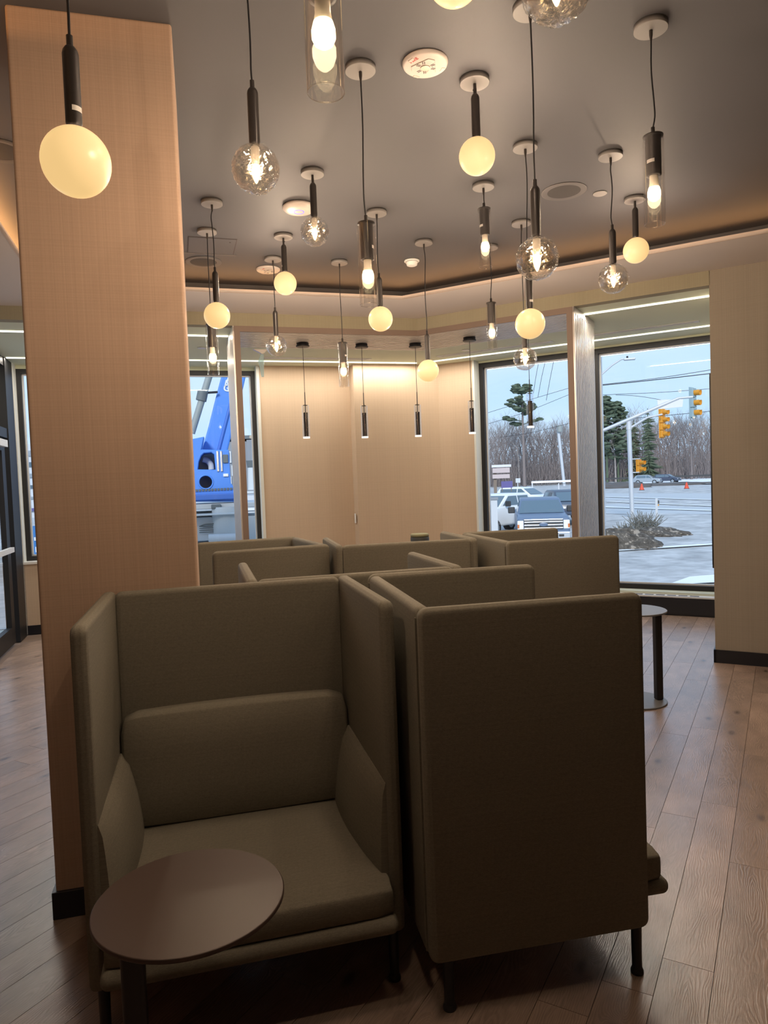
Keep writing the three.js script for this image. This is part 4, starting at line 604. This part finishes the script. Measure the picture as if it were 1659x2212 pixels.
function head(label, u, v0, v1, depth, n, turned, w, rear, lit) { // signal head; turned so that its lenses face along the road
  const q = plane(u, depth), [x0, y1] = q.p(u, v0), [, y0] = q.p(u, v1), t = thing('traffic_signal', label, 'traffic light', [q.pos[0], 0, q.pos[2]], q.turn), hh = (y1 - y0) / n;
  const g = new THREE.Group(); g.name = 'head'; g.rotation.y = turned; g.position.x = x0; t.add(g);
  for (let k = 0; k < n; k++) { part('section', rbox(-w / 2, w / 2, y0 + k * hh + 0.01, y0 + (k + 1) * hh - 0.01, -w * 0.25, w * 0.25, 0.03, 2), rear ? X.signalBack : X.signal, g);
    const vs = new THREE.CylinderGeometry(w * 0.40, w * 0.36, 0.30, 18, 1, true, -Math.PI * 0.72, Math.PI * 1.44); vs.rotateX(Math.PI / 2); vs.translate(0, y0 + (k + 0.52) * hh, w * 0.25 + 0.14); part('visor', vs, X.signal, g);
    const ln = new THREE.CircleGeometry(w * 0.33, 20); ln.translate(0, y0 + (k + 0.5) * hh, w * 0.25 + 0.005); part('lens', ln, lit === k ? (k === n - 1 ? X.redLit : X.greenLit) : X.dark, g); }
  part('backplate', rbox(-w * 0.62, w * 0.62, y0 - 0.04, y1 + 0.04, -w * 0.2, -w * 0.12, 0.01, 1), rear ? X.signalBack : X.signal, g); return t;
}
head('grey-backed traffic signal with yellow visors at the end of the long arm', 1496, 838, 902, 36, 3, 1.15, 0.42, true); head('yellow four-section traffic signal on the short arm', 1430, 883, 945, 40, 4, 1.0, 0.38, false, 1); head('small orange pedestal signal showing red', 1380, 992, 1020, 40, 2, 1.0, 0.34, false, 1);
{ const q = plane(1363, 40), t = thing('signal_pole', 'pale steel traffic pole with a short bent arm', 'pole', q.pos, q.turn); part('pole', limb(q, [1366, 1122], [1358, 907], 0.125), X.galv, t);
  part('arm', merge([limb(q, [1362, 924], [1398, 902], 0.06), limb(q, [1398, 902], [1431, 895], 0.05)]), X.galv, t); part('bracket', limb(q, [1362, 992], [1383, 991], 0.03), X.galv, t); part('bracket', limb(q, [1364, 1021], [1381, 1020], 0.03), X.galv, t); part('collar', (() => { const [x, y] = q.p(1358.5, 922); return cyl(0.15, 0.15, y - 0.16, y + 0.16, 14).translate(x, 0, 0); })(), X.galv, t); }
{ const q = plane(1212, 75), t = thing('utility_pole', 'leaning grey utility pole with a transformer can', 'pole', q.pos, q.turn); part('pole', limb(q, [1219, 1050], [1206, 930], 0.16), X.galv, t); const [x, y] = q.p(1209, 926); part('transformer', cyl(0.28, 0.28, y - 0.35, y + 0.35, 16).translate(x, 0, 0.2), X.greySteel, t); }
[[[1280, 833], [1420, 817], [1560, 795], 48, 'upper thin power line above the traffic signals'], [[1280, 834.5], [1420, 820], [1560, 804], 46, 'upper thick power line above the traffic signals'], [[1300, 853], [1420, 848], [1560, 838], 60, 'power line level with the grey-backed signal'], [[1330, 853], [1380, 856], [1440, 866], 62, 'short sagging power line above the tree tops'], [[1280, 910], [1400, 901], [1560, 886], 52, 'power line behind the yellow signal'],
  [[1040, 896], [1130, 868], [1240, 835], 70, 'power line rising behind the tall pine'], [[1040, 920], [1130, 892], [1240, 848], 72, 'second power line rising behind the tall pine'], [[1080, 945], [1150, 934], [1240, 912], 70, 'power line passing the utility pole'], [[1164, 780], [1158, 812], [1152, 850], 60, 'steep cable left of the group by the tall pine'], [[1178, 780], [1170, 815], [1162, 858], 60, 'steep cable in the middle of the group by the tall pine'], [[1196, 780], [1188, 820], [1180, 865], 60, 'steep cable right of the group by the tall pine']]
  .forEach(([a, b, c, d, l]) => { const P = [a, b, c].map(([u, v]) => pix(u, v, d)); top(new THREE.Mesh(new THREE.TubeGeometry(new THREE.CatmullRomCurve3(P), 20, l.includes('thick') ? 0.028 : 0.02, 5), X.wire), 'power_line', l, 'cable'); });
/* trees */
function bareTree(seed, H) {
  const r = rng(seed), L = [];
  const grow = (p, d, len, rad, lv) => { const e = p.clone().addScaledVector(d, len), g = new THREE.CylinderGeometry(rad * 0.62, rad, len, lv > 2 ? 3 : 5, 1, true); g.applyQuaternion(new THREE.Quaternion().setFromUnitVectors(V(0, 1, 0), d)); const m = p.clone().add(e).multiplyScalar(0.5); g.translate(m.x, m.y, m.z); L.push(g);
    if (lv >= 5) return; const n = lv === 0 ? 2 : lv < 3 ? 3 : 3; for (let k = 0; k < n; k++) { const s = 0.25 + 0.45 * r(), a = r() * 6.28, q = d.clone().add(V(Math.cos(a) * s, 0.22 * r(), Math.sin(a) * s)).normalize(), at = lv === 0 ? e : p.clone().lerp(e, 0.5 + 0.5 * r()); grow(k === 0 ? e : at, q, len * (0.62 + 0.24 * r()) * (lv === 0 ? 0.62 : 1), rad * (k === 0 ? 0.62 : 0.45), lv + 1); } };
  grow(V(0, 0, 0), V(0.05 * (r() - 0.5), 1, 0.05 * (r() - 0.5)).normalize(), H * 0.36, H * 0.011, 0); const g = merge(L); return g;
}
const bare = [1, 2, 3, 4].map((s) => bareTree(s * 31, 12));
function conifer(seed, H, R, droop) { const r = rng(seed), L = [cyl(0.14, 0.05, 0, H, 6, true)]; const n = 30; for (let k = 0; k < n; k++) { const y = H * (0.06 + 0.92 * k / n) + 0.3 * (r() - 0.5), rr = R * Math.pow(1 - k / n, 0.6) * (0.45 + 0.85 * r()); const m = 8; for (let j = 0; j < m; j++) { const a = j / m * 6.28 + r(), len = rr * (0.7 + 0.5 * r()), g = new THREE.ConeGeometry(0.12 + 0.09 * rr, len, 4); g.translate(0, len / 2, 0); g.scale(1, 1, 0.35); g.rotateZ(-Math.PI / 2 - droop + 0.3 * (r() - 0.5)); g.rotateY(a); g.translate(0, y, 0); L.push(g); } } return merge(L); }
const fir = [conifer(5, 11, 2.6, 0.2), null];
const looseGeo = (() => { const r = rng(71), L = [cyl(0.16, 0.05, 0, 10.4, 6, true)]; for (let k = 0; k < 260; k++) { const t = Math.pow(r(), 0.8), y = 3.2 + 7.6 * t, R = 2.7 * Math.pow(1 - t, 0.55) * Math.sqrt(r()), a = r() * 6.28, c = new THREE.IcosahedronGeometry(0.14 + 0.2 * r(), 0); c.scale(1.8, 0.6, 1.3); c.rotateY(r() * 6); c.rotateZ((r() - 0.5)); c.translate(Math.cos(a) * R, y, Math.sin(a) * R); L.push(c); if (k % 4 === 0) L.push(bar(V(0, y - 0.4, 0), V(Math.cos(a) * R, y, Math.sin(a) * R), 0.03, 3)); } return merge(L); })();
const pineGeo = (() => { const r = rng(44), L = []; for (let k = 0; k < 26; k++) { const y = 7.2 + 5.2 * Math.pow(r(), 0.7), a = r() * 6.28, len = 2.6 * (1.15 - (y - 7.2) / 6), e = V(Math.cos(a) * len, y + 0.4 + 0.5 * r(), Math.sin(a) * len); L.push(bar(V(0, y, 0), e, 0.05, 4)); for (let j = 0; j < 16; j++) { const c = new THREE.IcosahedronGeometry(0.16 + 0.17 * r(), 0); c.scale(1.7, 0.6, 1.4); c.rotateY(r() * 6); c.rotateZ((r() - 0.5) * 0.9); const t = 0.35 + 0.75 * r(); c.translate(e.x * t + (r() - 0.5) * 0.5, y + (e.y - y) * t + 0.15 * (r() - 0.3), e.z * t + (r() - 0.5) * 0.5); L.push(c); } } return merge(L); })();
{ const r = rng(909), us = []; for (let k = 0; k < 40; k++) us.push(1050 + 190 * (k + r()) / 40); for (let k = 0; k < 52; k++) us.push(1288 + 255 * (k + r()) / 52);
  us.forEach((u, k) => { const d = 150 + 55 * r(), q = plane(u, d), s = (0.86 + 0.34 * r()) * d / 112, t = thing('bare_tree', 'bare grey-brown tree in the winter woods behind the road', 'tree', [q.pos[0], q.ground - 0.2, q.pos[2]], r() * 6.28, 'bare trees of the woods'); part('branches', bare[k % 4], k % 3 ? X.bark : X.barkPale, t); t.scale.setScalar(s); });
  for (const [u, v, d, H, g, l] of [[1402, 880, 148, 11, 0, 'broad dark spruce behind the pale traffic pole'], [1312, 850, 150, 12.6, 1, 'tall loose evergreen beside the street light pole'], [1336, 862, 152, 12, 1, 'second loose evergreen right of the street light pole'], [1372, 905, 154, 10, 0, 'small spruce between the evergreens']]) { const q = plane(u, d), [, y] = q.p(u, v), t = thing('evergreen_tree', l, 'tree', [q.pos[0], q.ground - 0.2, q.pos[2]], u % 6); part('branches', fir[g] ?? looseGeo, X.needle, t); t.scale.setScalar((y - q.ground) / 11); }
  { const q = plane(1133, 146), [, y] = q.p(1133, 838), t = thing('pine_tree', 'tall flat-topped pine rising above the bare woods', 'tree', [q.pos[0], q.ground - 0.2, q.pos[2]], 1); part('trunk', cyl(0.22, 0.08, 0, 12.2, 7, true), X.bark, t); part('crown', pineGeo, X.needle, t); t.scale.setScalar((y - q.ground) / 12.4); }
  const n = 9000, im = new THREE.InstancedMesh(new THREE.CylinderGeometry(0.012, 0.04, 1, 3, 1, true).translate(0, 0.5, 0), X.brush, n), m4 = new THREE.Matrix4(), qt = new THREE.Quaternion(); let i = 0;
  while (i < n) { const u = r() < 0.42 ? 1045 + 200 * r() : 1282 + 270 * r(), d = 152 + 50 * r(), p = pix(u, 1035, d), rr = Math.hypot(p.x, p.z), h = 3 + 9 * r() * r() + 2 * r(), up = r() < 0.45 ? 0 : 11 * r(); qt.setFromEuler(new THREE.Euler((r() - 0.5) * (up ? 1.5 : 0.5), 0, (r() - 0.5) * (up ? 1.5 : 0.5))); m4.compose(V(p.x, gh(rr) + up, p.z), qt, V(1.4, up ? h * 0.45 : h, 1.4)); im.setMatrixAt(i++, m4); }
  top(im, 'undergrowth', 'dense brown saplings and twigs between the bare trees', 'brush', null, 'stuff');
}
/* crane, yard and buildings seen through the left window */
{ const q = plane(470, 13), Z = (X_, Y_) => q.p(380 + X_ / 4.808, 760 + Y_ / 4.808), t = thing('mobile_crane', 'blue mobile crane with raised boom on a pale carrier', 'crane', q.pos, q.turn);
  const zp = (l) => l.map((a) => Z(...a));
  const boom = part('boom', plate(zp([[870, -1250], [1110, -1250], [735, 215], [700, 370], [575, 870], [530, 1060], [255, 1060], [270, 1010], [330, 800], [415, 460], [480, 215]]), 0.85, 0.03, 2), X.blue, t); boom.position.z = -0.5;
  part('boom_edge', (() => { const a = Z(640, 260), b = Z(435, 1050); return bar(V(a[0], a[1], 0), V(b[0], b[1], 0), 0.035, 6); })(), X.blueDeep, boom).position.z = 0.42;
  const lt = ['I', 'N', 'G'].map((c, k) => { const g = letters(c, 0.13, 0.01), a = Z([545, 540, 527][k], [262, 332, 368][k]); g.rotateZ(-0.26); g.translate(a[0], a[1], 0.43); return g; }); for (const g of lt) part('letter', g, X.whitePaint, boom, 'white letter');
  const s = new THREE.Shape(zp([[120, 940], [178, 932], [290, 908], [262, 1035], [420, 1040], [470, 1040], [540, 1040], [560, 1370], [615, 1440], [620, 1545], [120, 1545]]).map((a) => new THREE.Vector2(...a)));
  const hole = new THREE.Path(zp([[228, 1235], [420, 1238], [405, 1075], [372, 1052], [292, 1060], [262, 1090], [238, 1150]]).map((a) => new THREE.Vector2(...a))); s.holes.push(hole); const hc = Z(315, 1355), ring = new THREE.Path(); ring.absarc(hc[0], hc[1], 0.115, 0, Math.PI * 2, true); s.holes.push(ring);
  const body = new THREE.ExtrudeGeometry(s, { depth: 0.5, bevelEnabled: true, bevelSize: 0.012, bevelThickness: 0.012, bevelSegments: 1, curveSegments: 24 }); const tb = part('turntable', boxUV(body), X.blue, t);
  part('bore_rim', new THREE.TorusGeometry(0.122, 0.014, 8, 36).translate(hc[0], hc[1], 0.515), X.blue, tb); part('inner_plate', plate(zp([[120, 1040], [560, 1040], [560, 1545], [120, 1545]]), 0.05), X.greySteel, t).position.z = -0.1;
  part('hose', new THREE.TubeGeometry(new THREE.CatmullRomCurve3([Z(285, 1120), Z(330, 1135), Z(362, 1175), Z(370, 1225)].map(([x, y]) => V(x, y, 0.2))), 16, 0.055, 10), X.chassis, t, 'pale bent pipe');
  for (const [a, b, c, d, nm, m] of [[490, 1270, 540, 1302, 'data_plate', X.whitePaint], [488, 1080, 535, 1165, 'work_lamp', X.chassisDark], [428, 1045, 440, 1250, 'handrail', X.chrome], [466, 1045, 476, 1250, 'handrail', X.chrome]]) { const A = Z(a, d), B = Z(c, b); part(nm, rbox(A[0], B[0], A[1], B[1], 0.5, 0.54, 0.008, 2), m, tb); }
  for (let k = 0; k < 13; k++) { const A = Z(215 + k * 31, 1452 - k * 1.6), B = Z(235 + k * 31, 1428 - k * 1.6); part('bolt', box(A[0], B[0], A[1], B[1], 0.51, 0.53), X.chassisDark, tb); }
  const cy0 = Z(352, 250), cy1 = Z(165, 850); part('lift_cylinder', bar(V(...Z(460, -110), 0.1), V(...cy1, 0.1), 0.062, 14), X.greySteel, t, 'grey lift cylinder'); part('clamp', bar(V(...Z(282, 420), 0.1), V(...Z(262, 515), 0.1), 0.095, 12), X.chassisDark, t); part('hose_arm', bar(V(...Z(290, 435), 0.1), V(...Z(430, 418), 0.0), 0.022, 8), X.dark, t);
  const B = (nm, m, a, b, c, d, z0, z1, r = 0.02) => { const A = Z(a, d), C = Z(c, b); return part(nm, rbox(A[0], C[0], A[1], C[1], z0, z1, r, 2), m, t); };
  B('skirt', X.blueDeep, 120, 1462, 620, 1545, 0.45, 0.6); B('carrier_deck', X.chassis, 60, 1548, 900, 1640, -1.2, 0.5); B('deck_plate', X.chassis, 60, 1655, 640, 1700, -1.2, 0.75); B('side_panel', X.paleWall, 60, 1700, 440, 1960, -1.2, 0.45); B('carrier_side', X.chassis, 620, 1690, 900, 2010, -1.2, 0.40); B('tool_box', X.chassisDark, 370, 1575, 468, 1625, 0.45, 0.6); B('lower_rail', X.paleWall, 40, 1960, 900, 2080, -1.2, 0.7);
  { const c = Z(530, 1770), g = cyl(0.26, 0.26, c[1] - 0.34, c[1] + 0.30, 28).translate(c[0], 0, 0.42); part('drum', g, X.chassis, t, 'pale upright drum'); } part('air_tank', bar(V(...Z(345, 1915), 0.75), V(...Z(660, 1905), 0.75), 0.085, 18), X.paleWall, t, 'pale horizontal tank'); part('tow_ring', new THREE.TorusGeometry(0.12, 0.03, 8, 24).translate(...Z(620, 1740), 0.45), X.chassisDark, t);
  for (let k = 0; k < 4; k++) part('pipe', bar(V(...Z(250, 1800 + k * 20), 0.5), V(...Z(470, 1790 + k * 20), 0.5), 0.008, 6), X.chassisDark, t); part('pipe', new THREE.TubeGeometry(new THREE.CatmullRomCurve3([Z(430, 1700), Z(428, 1760), Z(300, 1780), Z(250, 1800)].map(([x, y]) => V(x, y, 0.52))), 16, 0.012, 6), X.chassisDark, t);
  for (const u of [300, 700]) { const c = Z(u, 2160), g = new THREE.CylinderGeometry(0.5, 0.5, 0.4, 24); g.rotateX(Math.PI / 2); g.translate(c[0], q.ground + 0.5, 0.4); part('wheel', g, X.tire, t); }
}
{ const [t, q] = block('concrete_building', 'grey rough concrete building beyond the crane', 'building', 540, 26, [['wall', X.concrete, 470, 950, 660, 1140, -6, 0], ['parapet', X.chassisDark, 470, 938, 660, 950, -6, 0.15], ['pilaster', X.concrete, 541, 950, 549, 1140, 0, 0.1]]);
  for (const [a, b, c, d] of [[492, 975, 499, 1000], [501, 1005, 508, 1028], [492, 1030, 500, 1046]]) { const A = q.p(a, d), B = q.p(c, b), w = part('window', box(A[0], B[0], A[1], B[1], 0, 0.06), X.paleWall, t); part('pane', box(A[0] + 0.06, B[0] - 0.06, A[1] + 0.06, B[1] - 0.06, 0.06, 0.08), X.glassDark, w); } part('downpipe', limb(q, [546, 955], [548, 1032], 0.05, 0.15), X.galv, t); }
block('yard_trailer', 'pale box trailer behind the slatted post', 'trailer', 548, 17, [['box', X.paleWall, 525, 1066, 640, 1145, -2, 0], ['rail', X.whitePaint, 525, 1098, 640, 1101, 0, 0.06], ['rail', X.chassis, 525, 1131, 640, 1134, 0, 0.06], ['bumper', X.whitePaint, 525, 1153, 640, 1160, -0.3, 0.1], ['tank', X.chassis, 530, 1060, 566, 1066, -0.6, -0.1]], (t, q) => { const [x, y] = q.p(547, 1058); part('exhaust_stack', cyl(0.13, 0.11, y, y + 0.55, 18).translate(x, 0, -0.4), X.chassis, t); part('exhaust_flap', cyl(0.12, 0.15, y + 0.55, y + 0.72, 18).translate(x, 0, -0.4), X.chassisDark, t); });
{ const [t, q] = block('office_building', 'pale office building with window bands left of the column', 'building', 60, 24, [['wall', X.paleWall, -60, 958, 200, 1125, -8, 0]]); for (let k = 0; k < 5; k++) { const A = q.p(-60, 987 + k * 24), B = q.p(200, 972 + k * 24); part('window_band', box(A[0], B[0], A[1], B[1], 0, 0.05), k % 2 ? X.glassDark : X.silver, t); } part('stripe', (() => { const A = q.p(-60, 1110), B = q.p(200, 1092); return box(A[0], B[0], A[1], B[1], 0, 0.08); })(), X.purple, t, 'purple stripe'); }
{ const q = plane(82, 15), t = thing('yard_sign', 'blue sign with a white shape and the letter P left of the column', 'sign', q.pos, q.turn), A = q.p(66, 1216), B = q.p(150, 1132); part('board', box(A[0], B[0], A[1], B[1], -0.08, 0), X.signBlue, t); const w = (a, b, c, d) => { const E = q.p(a, d), F = q.p(c, b); return box(E[0], F[0], E[1], F[1], 0, 0.012); }; part('emblem', merge([w(79, 1142, 84, 1172), w(74, 1160, 84, 1168)]), X.whitePaint, t, 'white block shape'); const g = letters('P', 0.12, 0.012), c = q.p(81, 1187); g.translate(c[0], c[1], 0); part('letter', g, X.whitePaint, t, 'white letter P'); for (const u of [70, 145]) part('post', limb(q, [u, 1216], [u + 4, 1300], 0.05, -0.06), X.galv, t); }
for (const o of [scene]) o.traverse((m) => { if (m.isMesh) { m.castShadow = m.receiveShadow = true; } if (m.isPointLight || m.isSpotLight) m.castShadow = true; });
renderer.render(scene, camera);
